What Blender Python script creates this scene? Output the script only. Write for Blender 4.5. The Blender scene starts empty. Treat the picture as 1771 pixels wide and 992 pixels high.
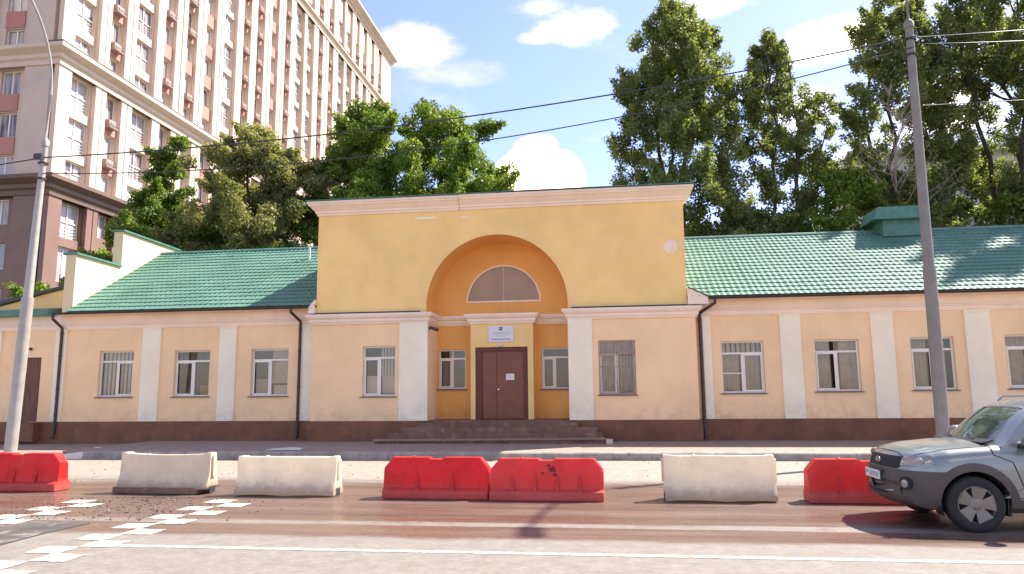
import bpy, bmesh, math, random
import numpy as np
from mathutils import Vector, Matrix, Euler
random.seed(7); rng = np.random.default_rng(7)
S = bpy.context.scene
COL = S.collection
R = math.radians

# ------------------------------------------------------------------ camera
cd = bpy.data.cameras.new('camera'); cam = bpy.data.objects.new('camera', cd); COL.objects.link(cam)
cam.matrix_world = Matrix.Translation((0, 0, 1.8)) @ Matrix.Rotation(R(7.5), 4, 'Z') @ Matrix.Rotation(R(98.2), 4, 'X') @ Matrix.Rotation(R(-0.55), 4, 'Z')
cd.sensor_width = 36.0; cd.lens = 36.0*1250/1771; cd.clip_start = 0.1; cd.clip_end = 3000
S.camera = cam

# ------------------------------------------------------------------ light
SUN = Vector((0.535, 0.385, 0.752)).normalized()          # towards the sun
SKY_STRENGTH, SUN_STRENGTH, EXPOSURE = 0.090, 2.95, 2.15
sd = bpy.data.lights.new('sun', 'SUN'); sd.energy = SUN_STRENGTH; sd.angle = R(0.55); sd.color = (1.0, 0.93, 0.84)
so = bpy.data.objects.new('sun', sd); COL.objects.link(so)
so.rotation_euler = SUN.to_track_quat('Z', 'Y').to_euler(); so.location = (20, 30, 60)
W = bpy.data.worlds.new('World'); S.world = W; W.use_nodes = True
nt = W.node_tree; N = nt.nodes; L = nt.links; N.clear()
def wn(t, **k):
    n = N.new(t)
    for a, b in k.items(): setattr(n, a, b)
    return n
def wmath(op, a, b=None, clamp=False):
    n = wn('ShaderNodeMath', operation=op); n.use_clamp = clamp
    for i, v in enumerate((a, b)):
        if v is None: continue
        if isinstance(v, (int, float)): n.inputs[i].default_value = v
        else: L.new(v, n.inputs[i])
    return n.outputs[0]
sky = wn('ShaderNodeTexSky'); sky.sky_type = 'NISHITA'; sky.sun_disc = False
sky.sun_elevation = math.asin(SUN.z); sky.sun_rotation = math.atan2(SUN.x, SUN.y)
sky.air_density = 1.0; sky.dust_density = 0.6; sky.ozone_density = 1.5
tc = wn('ShaderNodeTexCoord')
# clouds: fractal noise on the view direction projected to a cloud deck, plus individual cumulus heads
sep = wn('ShaderNodeSeparateXYZ'); L.new(tc.outputs['Generated'], sep.inputs[0])
zz = wmath('MAXIMUM', sep.outputs[2], 0.03)
px = wmath('DIVIDE', sep.outputs[0], wmath('ADD', zz, 0.12)); py = wmath('DIVIDE', sep.outputs[1], wmath('ADD', zz, 0.12))
cmb = wn('ShaderNodeCombineXYZ'); L.new(px, cmb.inputs[0]); L.new(py, cmb.inputs[1])
n1 = wn('ShaderNodeTexNoise'); n1.inputs['Scale'].default_value = 1.5; n1.inputs['Detail'].default_value = 8; n1.inputs['Roughness'].default_value = 0.58
L.new(cmb.outputs[0], n1.inputs['Vector'])
deck = wn('ShaderNodeMapRange'); deck.inputs['From Min'].default_value = 0.50; deck.inputs['From Max'].default_value = 0.80; deck.inputs['To Max'].default_value = 0.55
L.new(n1.outputs['Fac'], deck.inputs['Value'])
n2 = wn('ShaderNodeTexNoise'); n2.inputs['Scale'].default_value = 9.0; n2.inputs['Detail'].default_value = 9; n2.inputs['Roughness'].default_value = 0.66
str_ = wn('ShaderNodeMapping'); str_.inputs['Scale'].default_value = (1, 1, 2.2); L.new(tc.outputs['Generated'], str_.inputs[0]); L.new(str_.outputs[0], n2.inputs['Vector'])
def px_dir(x, y):
    v = cam.matrix_world.to_3x3() @ Vector(((x-885.5)/1250, -(y-496)/1250, -1)); return v.normalized()
# (azimuth from +Y towards -X, elevation, half width, half height in radians, softness, weight)
CLOUDS = [(6.4, 17.3, .045, .040, .30, 1.0), (4.1, 16.8, .044, .040, .30, 1.0), (5.5, 18.9, .034, .024, .22, 1.0),   # cumulus over the parapet
          (2.2, 27.9, .062, .030, 1.5, .75), (5.1, 29.3, .050, .018, 1.5, .55), (4.6, 27.2, .04, .012, 1.3, .5),
          (15.5, 26.4, .070, .036, 1.6, .60), (12.4, 24.7, .09, .022, 1.6, .35),
          (-9.1, 28.4, .07, .020, 1.4, .65), (-17.5, 24.6, .070, .028, 1.1, .9), (-12.5, 22.4, .045, .022, 1.4, .5), (-15.9, 20.1, .05, .035, 1.3, .6), (-6.0, 25.5, .045, .03, 1.3, .5),
          (-25, 18.5, .07, .035, 1.2, .7), (-30, 22.0, .07, .035, 1.2, .65), (-20, 16.0, .06, .03, 1.2, .5),
          (60, 24, .22, .08, 1.1, .9), (95, 32, .25, .09, 1.1, .9), (140, 25, .2, .08, 1.1, .9), (200, 30, .25, .1, 1.1, .9), (260, 26, .2, .08, 1.1, .9), (310, 35, .2, .09, 1.1, .9)]
mask = deck.outputs[0]
jit = wmath('MULTIPLY', wmath('SUBTRACT', n2.outputs['Fac'], 0.5), 3.0)
for az, el, rw, rh, soft, wt in CLOUDS:
    a, e = R(az), R(el)
    c = Vector((-math.sin(a)*math.cos(e), math.cos(a)*math.cos(e), math.sin(e)))
    rt = Vector((math.cos(a), math.sin(a), 0)); up = rt.cross(c)
    def dotn(v, s):
        n = wn('ShaderNodeVectorMath', operation='DOT_PRODUCT'); L.new(tc.outputs['Generated'], n.inputs[0]); n.inputs[1].default_value = v
        return wmath('DIVIDE', n.outputs['Value'], s)
    dx, dy, dz = dotn(rt, rw), wmath('SUBTRACT', dotn(up, rh), 0), dotn(c, 1)
    d2 = wmath('ADD', wmath('MULTIPLY', dx, dx), wmath('MULTIPLY', dy, dy))
    v = wmath('SUBTRACT', wmath('ADD', 1.0, wmath('MULTIPLY', jit, 1.0 if soft > .5 else .55)), d2)
    v = wmath('MULTIPLY', wmath('DIVIDE', v, soft, clamp=True), wt)
    v = wmath('MULTIPLY', v, wmath('GREATER_THAN', dz, 0))
    mask = wmath('MAXIMUM', mask, v)
tint = wn('ShaderNodeMix', data_type='RGBA', blend_type='MULTIPLY'); tint.inputs['Factor'].default_value = 1
L.new(sky.outputs[0], tint.inputs[6]); tint.inputs[7].default_value = (0.77, 0.68, 0.79, 1)
mix = wn('ShaderNodeMix', data_type='RGBA'); mask = wmath('MULTIPLY', wmath('POWER', mask, 1.7), 0.97); L.new(mask, mix.inputs['Factor']); L.new(tint.outputs[2], mix.inputs[6])
mix.inputs[7].default_value = (14.8, 11.3, 8.0, 1)
bg = wn('ShaderNodeBackground'); bg.inputs['Strength'].default_value = SKY_STRENGTH
L.new(mix.outputs[2], bg.inputs['Color'])
wo = wn('ShaderNodeOutputWorld'); L.new(bg.outputs[0], wo.inputs['Surface'])
S.view_settings.view_transform = 'Standard'; S.view_settings.look = 'None'; S.view_settings.gamma = 1.0
S.view_settings.exposure = EXPOSURE

# ------------------------------------------------------------------ materials
def lin(c):
    if isinstance(c, str):
        v = [int(c[i:i+2], 16)/255 for i in (0, 2, 4)]
        return tuple((x/12.92 if x <= .04045 else ((x+.055)/1.055)**2.4) for x in v)
    return c
class NT:
    def __init__(s, m): s.n = m.node_tree.nodes; s.l = m.node_tree.links
    def add(s, t, **k):
        n = s.n.new(t)
        for a, b in k.items(): setattr(n, a, b)
        return n
    def math(s, op, a, b=None, clamp=False):
        n = s.add('ShaderNodeMath', operation=op); n.use_clamp = clamp
        for i, v in enumerate((a, b)):
            if v is None: continue
            if isinstance(v, (int, float)): n.inputs[i].default_value = v
            else: s.l.new(v, n.inputs[i])
        return n.outputs[0]
    def mix(s, f, a, b, mode='MIX'):
        n = s.add('ShaderNodeMix', data_type='RGBA', blend_type=mode)
        for i, v in ((0, f), (6, a), (7, b)):
            if isinstance(v, (int, float)): n.inputs[i].default_value = v
            elif isinstance(v, tuple): n.inputs[i].default_value = (*v[:3], 1)
            else: s.l.new(v, n.inputs[i])
        return n.outputs[2]
    def noise(s, scale, detail=4, rough=.55, vec=None, stretch=None, coord='pos'):
        if vec is None:
            vec = s.add('ShaderNodeNewGeometry').outputs['Position'] if coord == 'pos' else s.add('ShaderNodeTexCoord').outputs['Object']
        if stretch:
            mp = s.add('ShaderNodeMapping'); mp.inputs['Scale'].default_value = stretch; s.l.new(vec, mp.inputs[0]); vec = mp.outputs[0]
        n = s.add('ShaderNodeTexNoise'); n.inputs['Scale'].default_value = scale; n.inputs['Detail'].default_value = detail; n.inputs['Roughness'].default_value = rough
        s.l.new(vec, n.inputs['Vector']); return n.outputs['Fac']
    def ramp(s, v, a, b, lo=0., hi=1.):
        n = s.add('ShaderNodeMapRange'); n.interpolation_type = 'SMOOTHSTEP'
        for k, x in (('From Min', a), ('From Max', b), ('To Min', lo), ('To Max', hi)): n.inputs[k].default_value = x
        s.l.new(v, n.inputs['Value']); return n.outputs[0]
    def bump(s, h, strength, dist=.01):
        n = s.add('ShaderNodeBump'); n.inputs['Strength'].default_value = strength; n.inputs['Distance'].default_value = dist
        s.l.new(h, n.inputs['Height']); return n.outputs[0]
def mat(name, col, rough=.8, var=.12, vs=1.2, dirt=None, ds=3., dthr=(.55, .75), bump=.25, bs=60., metal=0., spec=.5, stretch=None, transl=0, coord='pos', coat=0):
    m = bpy.data.materials.new(name); m.use_nodes = True
    t = NT(m); p = t.n['Principled BSDF']; c = lin(col)
    a = tuple(max(0, x*(1-var)) for x in c); b = tuple(min(1, x*(1+var)) for x in c)
    out = t.mix(t.ramp(t.noise(vs, 5, coord=coord, stretch=stretch), .3, .7), a, b)
    if dirt: out = t.mix(t.ramp(t.noise(ds, 7, .65, coord=coord, stretch=stretch), *dthr), out, lin(dirt))
    t.l.new(out, p.inputs['Base Color'])
    p.inputs['Roughness'].default_value = rough; p.inputs['Metallic'].default_value = metal
    p.inputs['Specular IOR Level'].default_value = spec
    if coat: p.inputs['Coat Weight'].default_value = coat; p.inputs['Coat Roughness'].default_value = .05
    if bump: t.l.new(t.bump(t.noise(bs, 4, coord=coord), bump), p.inputs['Normal'])
    if transl:
        tr = t.add('ShaderNodeBsdfTranslucent'); t.l.new(out, tr.inputs[0]); mx = t.add('ShaderNodeMixShader'); mx.inputs[0].default_value = transl
        t.l.new(p.outputs[0], mx.inputs[1]); t.l.new(tr.outputs[0], mx.inputs[2]); t.l.new(mx.outputs[0], t.n['Material Output'].inputs[0])
    return m
def plaster(name, col, patch, amt=.5):
    m = bpy.data.materials.new(name); m.use_nodes = True; t = NT(m); p = t.n['Principled BSDF']; c = lin(col)
    o = t.mix(t.ramp(t.noise(.7, 6, .6), .3, .7), tuple(x*.93 for x in c), tuple(min(1, x*1.05) for x in c))
    o = t.mix(t.math('MULTIPLY', t.ramp(t.noise(.9, 7, .7), .56, .70), amt), o, lin(patch))
    o = t.mix(t.ramp(t.noise(1.0, 6, .7, stretch=(5, 5, .35)), .56, .80, 0, .42), o, tuple(x*.72 for x in c))     # rain streaks
    g = t.add('ShaderNodeNewGeometry'); sx = t.add('ShaderNodeSeparateXYZ'); t.l.new(g.outputs['Position'], sx.inputs[0])
    low = t.math('MULTIPLY', t.ramp(sx.outputs[2], 1.7, .85), t.ramp(t.noise(2.5, 6, .7), .4, .75))              # splashed dirt near the plinth
    o = t.mix(t.math('MULTIPLY', low, .6), o, tuple(x*.6 for x in c))
    if 'amber' in name: o = t.mix(t.ramp(t.noise(5.5, 5, .8), .66, .72, 0, .7), o, (.30, .115, .05))
    t.l.new(o, p.inputs['Base Color']); p.inputs['Roughness'].default_value = .88; p.inputs['Specular IOR Level'].default_value = .25
    h = t.math('ADD', t.noise(9, 4), t.math('MULTIPLY', t.noise(90, 3), .35)); t.l.new(t.bump(h, .35, .012), p.inputs['Normal'])
    return m
M = {}
M['ochre'] = plaster('ochre plaster', (.92, .62, .245), (.90, .64, .36), .22)
M['peach'] = plaster('peach plaster', (.93, .645, .36), (.90, .63, .41), .25)
M['amber'] = plaster('amber shaded ochre plaster', (.84, .43, .12), (.84, .42, .15), .5)  # same paint as the ochre, the alcove's shade put into its deeper colour
M['yellow'] = plaster('pale yellow plaster', (.74, .60, .36), (.75, .55, .3), .4)
M['white'] = plaster('whitewashed plaster', (.92, .81, .59), (.86, .69, .50), .4)
M['trim'] = plaster('pinkish white trim', (.90, .73, .56), (.86, .59, .44), .5)
M['plinth'] = mat('brown plinth paint', (.175, .064, .024), .6, .22, 1.5, (.24, .11, .055), 2.5, (.5, .8), bump=.5, bs=25)
M['greenroof'] = None
M['greentrim'] = mat('green sheet metal', (.07, .19, .14), .5, .15, 4, (.19, .23, .18), 6)
M['darkgreen'] = mat('dark flashing', (.035, .045, .035), .5, .2)
M['gutter'] = mat('dark brown painted metal', (.045, .026, .022), .45, .2, 6, bump=.1)
M['upvc'] = mat('white window frame', (.82, .75, .64), .35, .04, bump=0)
M['sill'] = mat('brown metal sill', (.12, .09, .08), .4, .1, bump=0)
M['door'] = mat('brown door paint', (.20, .070, .033), .5, .10, 3, bump=.15, bs=30)
M['doorframe'] = mat('dark red brown frame', (.12, .024, .013), .5, .12, 3, bump=.1)
M['woodold'] = mat('old brown wood', (.16, .07, .04), .7, .25, 3, stretch=(6, 6, .6))
M['step'] = mat('worn step concrete', (.19, .098, .064), .75, .25, 2.5, (.33, .20, .14), 5, (.55, .75), bump=.5, bs=30)
M['plank'] = mat('weathered plank', (.30, .18, .12), .75, .2, 3, stretch=(.5, 6, 6))
M['palewood'] = mat('pale cut wood', (.65, .50, .40), .7, .1)
M['plaque'] = mat('plaque enamel', (.68, .66, .66), .3, .04, bump=0)
M['print'] = mat('dark print', (.07, .07, .08), .6, .05, bump=0)
M['printgrey'] = mat('grey print', (.35, .35, .37), .6, .05, bump=0)
M['paper'] = mat('paper', (.85, .74, .66), .7, .03, bump=0)
M['lamp'] = mat('white lamp shell', (.75, .72, .70), .4, .03, bump=0)
M['blackplastic'] = mat('black plastic', (.02, .02, .022), .4, .1, bump=0)
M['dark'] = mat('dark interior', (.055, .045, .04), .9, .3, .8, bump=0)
M['lunette'] = mat('painted over lunette glass', (.36, .245, .15), .35, .08, 1.2, bump=0)
M['curtain'] = mat('pale curtain cloth', (.72, .63, .54), .85, .1, 3, bump=0, transl=.3)
M['blind'] = mat('vertical blind', (.82, .74, .64), .8, .05, bump=0, transl=.2)
M['box'] = mat('cardboard', (.36, .18, .10), .8, .1, bump=0)
M['grille'] = mat('window grille iron', (.36, .24, .18), .6, .25, 12, bump=.2)
M['pole'] = mat('galvanised pole', (.36, .335, .30), .5, .1, 3, (.30, .24, .21), 8, (.55, .8), metal=.25, bump=.15, bs=40)
M['polegrey'] = mat('grey painted pole', (.215, .20, .175), .6, .1, 3, (.20, .155, .12), 8, (.5, .8), metal=0, bump=.15, bs=40)
M['cable'] = mat('cable sheath', (.03, .03, .033), .45, .1, bump=0)
M['kerb'] = mat('kerb concrete', (.30, .265, .22), .85, .2, 3, (.13, .11, .09), 5, bump=.6, bs=40)
M['redplastic'] = mat('red plastic', (.72, .022, .022), .38, .12, 2.2, (.30, .015, .012), 3.2, (.60, .80), transl=.35, bump=.3, bs=8)
M['redfaded'] = mat('faded red plastic', (.78, .055, .050), .48, .12, 2.2, (.22, .03, .03), 3.6, (.64, .80), transl=.35, bump=.3, bs=8)
M['whiteplastic'] = mat('dirty white plastic', (.88, .78, .60), .5, .08, 2.0, (.58, .46, .30), 2.6, (.52, .78), transl=.42, bump=.3, bs=8)
M['greyplastic'] = mat('grimy white plastic', (.72, .62, .47), .55, .12, 2.0, (.40, .31, .20), 2.6, (.46, .76), transl=.35, bump=.3, bs=8)
M['marking'] = mat('worn road paint', (.54, .46, .38), .7, .10, 2, (.27, .20, .16), 9, (.46, .63), bump=.4)
M['patch'] = mat('dark asphalt patch', (.075, .062, .055), .7, .3, 2, (.30, .26, .23), 2.2, (.50, .70), bump=.8, bs=50)
M['bark'] = mat('bark', (.085, .065, .05), .9, .3, 5, bump=.7, bs=25)
M['deadbark'] = mat('dead pale wood', (.34, .27, .20), .85, .2, 4)
M['tcream'] = mat('tower cream render', (.64, .50, .385), .85, .06, .4, bump=.1)
M['tcream_shade'] = mat('tower shaded cream render', (.58, .45, .365), .8, .05, .4, bump=.1)  # cream render of the front face, its shade put into the colour
M['tpink'] = mat('tower terracotta panel', (.44, .20, .155), .8, .08, .5, bump=.1)
M['tbrown'] = mat('tower brown granite', (.20, .112, .078), .5, .1, .5, bump=.1)
M['tbrownd'] = mat('tower dark cornice', (.14, .08, .055), .6, .1, .5, bump=.1)
M['ac'] = mat('air conditioner casing', (.33, .25, .22), .5, .1, 3, bump=0)
M['pale'] = mat('far pale wall', (.50, .50, .40), .85, .08, .5, bump=0)
M['smudge'] = mat('dark scuff', (.16, .022, .024), .7, .1, bump=0)
M['scrap'] = mat('pale scrap', (.70, .62, .55), .6, .1, 5)
def plastic(name, col, dirt, transl, dusty):
    m = bpy.data.materials.new(name); m.use_nodes = True; t = NT(m); p = t.n['Principled BSDF']; c = lin(col)
    o = t.mix(t.ramp(t.noise(1.6, 5, .6), .3, .7), tuple(x*.86 for x in c), tuple(min(1, x*1.06) for x in c))
    o = t.mix(t.ramp(t.noise(5, 7, .72, stretch=(.5, 1, 2.2)), .60, .74, 0, .55), o, dirt)
    o = t.mix(t.ramp(t.noise(3.3, 8, .8, stretch=(2.5, 1, .7)), .66, .70, 0, .65), o, tuple(x*.35 for x in dirt))
    o = t.mix(t.ramp(t.noise(14, 4, .8, stretch=(.35, 1, 2.5)), .66, .71, 0, .5), o, tuple(min(1, x*.6+.33) for x in c))
    g = t.add('ShaderNodeNewGeometry'); sx = t.add('ShaderNodeSeparateXYZ'); t.l.new(g.outputs['Position'], sx.inputs[0])
    low = t.math('MULTIPLY', t.ramp(t.math('ADD', sx.outputs[2], t.math('MULTIPLY', t.noise(6, 6, .7), -.25)), .16, -.06), dusty)
    o = t.mix(low, o, (.30, .20, .145))
    t.l.new(o, p.inputs['Base Color']); t.l.new(t.ramp(t.noise(7, 5, .7), .35, .7, .30, .62), p.inputs['Roughness']); p.inputs['Specular IOR Level'].default_value = .4
    t.l.new(t.bump(t.math('ADD', t.noise(5, 3), t.math('MULTIPLY', t.noise(40, 3), .1)), .5, .02), p.inputs['Normal'])
    tr = t.add('ShaderNodeBsdfTranslucent'); t.l.new(o, tr.inputs[0]); mx = t.add('ShaderNodeMixShader'); mx.inputs[0].default_value = transl
    t.l.new(p.outputs[0], mx.inputs[1]); t.l.new(tr.outputs[0], mx.inputs[2]); t.l.new(mx.outputs[0], t.n['Material Output'].inputs[0]); return m
M['redplastic'] = plastic('red plastic', (.74, .022, .020), (.42, .03, .022), .32, .45)
M['redfaded'] = plastic('faded red plastic', (.78, .060, .052), (.40, .05, .04), .32, .45)
M['whiteplastic'] = plastic('dirty white plastic', (.88, .79, .62), (.62, .50, .34), .42, .7)
M['greyplastic'] = plastic('grimy white plastic', (.74, .645, .50), (.44, .35, .23), .35, .8)
def tilemat():
    m = bpy.data.materials.new('green metal tile'); m.use_nodes = True; t = NT(m); p = t.n['Principled BSDF']
    o = t.mix(t.ramp(t.noise(.8, 5), .3, .7), (.078, .180, .130), (.112, .228, .168))
    o = t.mix(t.ramp(t.noise(3, 7, .7), .55, .8, 0, .5), o, (.14, .26, .19))
    o = t.mix(t.ramp(t.noise(1.2, 6, .7, stretch=(3, .4, .4)), .58, .8, 0, .35), o, (.11, .17, .12))
    t.l.new(o, p.inputs['Base Color']); p.inputs['Roughness'].default_value = .62; p.inputs['Specular IOR Level'].default_value = .35
    return m
M['tile'] = tilemat()
def glass(name, tcol, refl_rough=.02, trans=.85):
    m = bpy.data.materials.new(name); m.use_nodes = True; t = NT(m); t.n.remove(t.n['Principled BSDF'])
    a = t.add('ShaderNodeBsdfTransparent'); a.inputs[0].default_value = (*tcol, 1)
    g = t.add('ShaderNodeBsdfGlossy'); g.inputs['Roughness'].default_value = refl_rough
    f = t.add('ShaderNodeLayerWeight'); f.inputs[0].default_value = .5; f5 = t.math('POWER', f.outputs['Facing'], 4.)
    t.l.new(t.bump(t.noise(1.1, 2), .10, .02), g.inputs['Normal'])
    mx = t.add('ShaderNodeMixShader'); k = t.math('ADD', t.math('MULTIPLY', f5, .9), 1-trans, clamp=True)
    t.l.new(k, mx.inputs[0]); t.l.new(a.outputs[0], mx.inputs[1]); t.l.new(g.outputs[0], mx.inputs[2])
    t.l.new(mx.outputs[0], t.n['Material Output'].inputs[0]); return m
M['glass'] = glass('window glass', (.86, .84, .80), trans=.94)
def towerglass():
    m = bpy.data.materials.new('tower window glass'); m.use_nodes = True; t = NT(m); p = t.n['Principled BSDF']
    oi = t.add('ShaderNodeObjectInfo')
    r = t.math('FRACT', t.math('ADD', oi.outputs['Random'], t.noise(.25, 2)))
    c = t.mix(t.ramp(r, .25, .85), (.13, .11, .12), (.42, .38, .37))
    c = t.mix(t.ramp(t.noise(1.6, 2, stretch=(3, 3, .3)), .45, .62, 0, .6), c, (.50, .46, .44))
    t.l.new(c, p.inputs['Base Color']); p.inputs['Roughness'].default_value = .08; return m
M['tglass'] = towerglass()
def carglass():
    m = bpy.data.materials.new('car glass'); m.use_nodes = True; t = NT(m); p = t.n['Principled BSDF']
    o = t.mix(t.ramp(t.noise(2.2, 3, coord='obj'), .4, .6), (.045, .055, .045), (.10, .12, .09))
    t.l.new(o, p.inputs['Base Color']); p.inputs['Roughness'].default_value = .04; p.inputs['Specular IOR Level'].default_value = .8; return m
M['carglass'] = carglass()
M['carpaint'] = mat('silver blue car paint', (.235, .25, .235), .32, .04, 3, metal=.4, bump=0, coat=.8, coord='obj')
M['cladding'] = mat('grey plastic cladding', (.075, .062, .053), .55, .15, 3, bump=.15, bs=200, coord='obj')
M['tyre'] = mat('tyre rubber', (.022, .02, .019), .8, .2, 4, bump=.3, coord='obj')
M['alloy'] = mat('alloy wheel', (.20, .185, .17), .35, .1, 6, metal=.6, bump=0, coord='obj')
M['chrome'] = mat('chrome', (.65, .65, .66), .15, .03, metal=1, bump=0)
M['headlight'] = mat('headlight lens', (.24, .225, .21), .12, .12, 9, bump=0, spec=.8, coord='obj', coat=1)
M['amberlens'] = mat('amber lens', (.42, .30, .22), .15, .1, 8, bump=0, coord='obj')
M['seam'] = mat('panel gap', (.02, .02, .02), .8, 0, bump=0)
M['taillight'] = mat('tail lamp', (.40, .01, .01), .15, .1, bump=0)
def leafmat(name, a, b, transl=.35):
    m = bpy.data.materials.new(name); m.use_nodes = True; t = NT(m); p = t.n['Principled BSDF']
    at = t.add('ShaderNodeAttribute'); at.attribute_name = 'tone'
    o = t.mix(at.outputs['Fac'], a, b); t.l.new(o, p.inputs['Base Color']); p.inputs['Roughness'].default_value = .5; p.inputs['Specular IOR Level'].default_value = .35
    tr = t.add('ShaderNodeBsdfTranslucent'); t.l.new(t.mix(1., o, (1.0, 1.0, .45), 'MULTIPLY'), tr.inputs[0])
    mx = t.add('ShaderNodeMixShader'); mx.inputs[0].default_value = transl
    t.l.new(p.outputs[0], mx.inputs[1]); t.l.new(tr.outputs[0], mx.inputs[2]); t.l.new(mx.outputs[0], t.n['Material Output'].inputs[0]); return m
M['leaf'] = leafmat('maple leaves', (.09, .155, .026), (.28, .37, .07), .52)
M['leafolive'] = leafmat('olive seed-laden leaves', (.15, .17, .055), (.42, .41, .19), .52)
M['leafpoplar'] = leafmat('poplar leaves', (.11, .15, .048), (.37, .41, .16), .58)
M['leafbright'] = leafmat('bright young leaves', (.11, .18, .022), (.28, .36, .06), .48)

# ------------------------------------------------------------------ ground materials
def groundmat(kind):
    m = bpy.data.materials.new(kind); m.use_nodes = True; t = NT(m); p = t.n['Principled BSDF']
    g = t.add('ShaderNodeNewGeometry'); sx = t.add('ShaderNodeSeparateXYZ'); t.l.new(g.outputs['Position'], sx.inputs[0])
    X, Y = sx.outputs[0], sx.outputs[1]
    def wob(scale, amp, st=(.35, 1, 1)): return t.math('MULTIPLY', t.math('SUBTRACT', t.noise(scale, 6, .65, stretch=st), .5), amp)
    fine = t.noise(55, 3); med = t.noise(4, 6, .65)
    if kind == 'asphalt':
        y1 = t.math('ADD', Y, wob(1.6, .55)); y2 = t.math('ADD', Y, wob(.9, 2.2)); y3 = t.math('ADD', Y, wob(1.2, .22, (.2, 1, 1)))
        dry = t.mix(t.ramp(med, .3, .7), (.182, .156, .126), (.228, .200, .166))
        sand = t.mix(t.ramp(med, .3, .7), (.25, .20, .155), (.33, .27, .215))
        tracks = t.noise(1.0, 6, .7, stretch=(.12, 2.2, 1))
        wetc = t.mix(t.ramp(tracks, .35, .65), (.104, .064, .045), (.162, .108, .080))
        wetc = t.mix(t.ramp(t.noise(1.3, 6, .7), .60, .78, 0, .6), wetc, (.09, .055, .042))
        wet = t.math('MULTIPLY', t.ramp(y1, 8.95, 9.25), t.ramp(y2, 15.2, 14.0))
        line = t.math('MULTIPLY', t.ramp(y3, 9.90, 9.98), t.ramp(y3, 10.30, 10.16))
        line = t.math('MULTIPLY', line, t.ramp(t.noise(1.2, 6, .7), .35, .5, .45, 1.))
        wet = t.math('MULTIPLY', wet, t.math('SUBTRACT', 1., t.math('MULTIPLY', line, .8)))
        base = t.mix(t.ramp(Y, 14.6, 15.6), dry, sand)
        col = t.mix(wet, base, wetc)
        col = t.mix(t.ramp(t.noise(1.7, 8, .75), .66, .80, 0, .35), col, (.13, .10, .085))
        col = t.mix(t.ramp(t.noise(42, 4, .75), .60, .72, 0, .6), col, (.085, .07, .06))
        col = t.mix(t.ramp(t.noise(3.2, 5, .8, stretch=(1, .25, 1)), .62, .66, 0, .28), col, (.10, .08, .07))
        col = t.mix(t.ramp(t.noise(26, 3, .7), .72, .80, 0, .55), col, (.32, .26, .22))
        t.l.new(col, p.inputs['Base Color'])
        damp = t.ramp(t.noise(.8, 5, .6, stretch=(.3, 1.4, 1)), .35, .65, .20, .46)
        t.l.new(t.mix(wet, (.85, .85, .85), t.mix(1., damp, damp)), p.inputs['Roughness'])
    elif kind == 'paving':
        col = t.mix(t.ramp(med, .3, .7), (.24, .165, .125), (.32, .235, .18))
        col = t.mix(t.ramp(t.noise(1.1, 7, .7), .55, .72, 0, .55), col, (.17, .115, .09))
        t.l.new(col, p.inputs['Base Color']); p.inputs['Roughness'].default_value = .85
    else:
        col = t.mix(t.ramp(t.noise(.15, 6), .4, .6), (.05, .07, .025), (.10, .09, .05)); t.l.new(col, p.inputs['Base Color']); p.inputs['Roughness'].default_value = .95
    if kind == 'asphalt':
        grain = t.ramp(t.noise(17, 8, .85, stretch=(.6, 1, 1)), .35, .68, .80, 1.14); col = t.mix(1., col, t.mix(1., grain, grain), 'MULTIPLY'); t.l.new(col, p.inputs['Base Color'])
    h = t.math('ADD', fine, t.math('MULTIPLY', t.noise(9, 4), .8)); t.l.new(t.bump(h, .45 if kind == 'asphalt' else .6, .008), p.inputs['Normal'])
    return m
M['asphalt'] = groundmat('asphalt'); M['paving'] = groundmat('paving'); M['earth'] = groundmat('earth')

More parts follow.
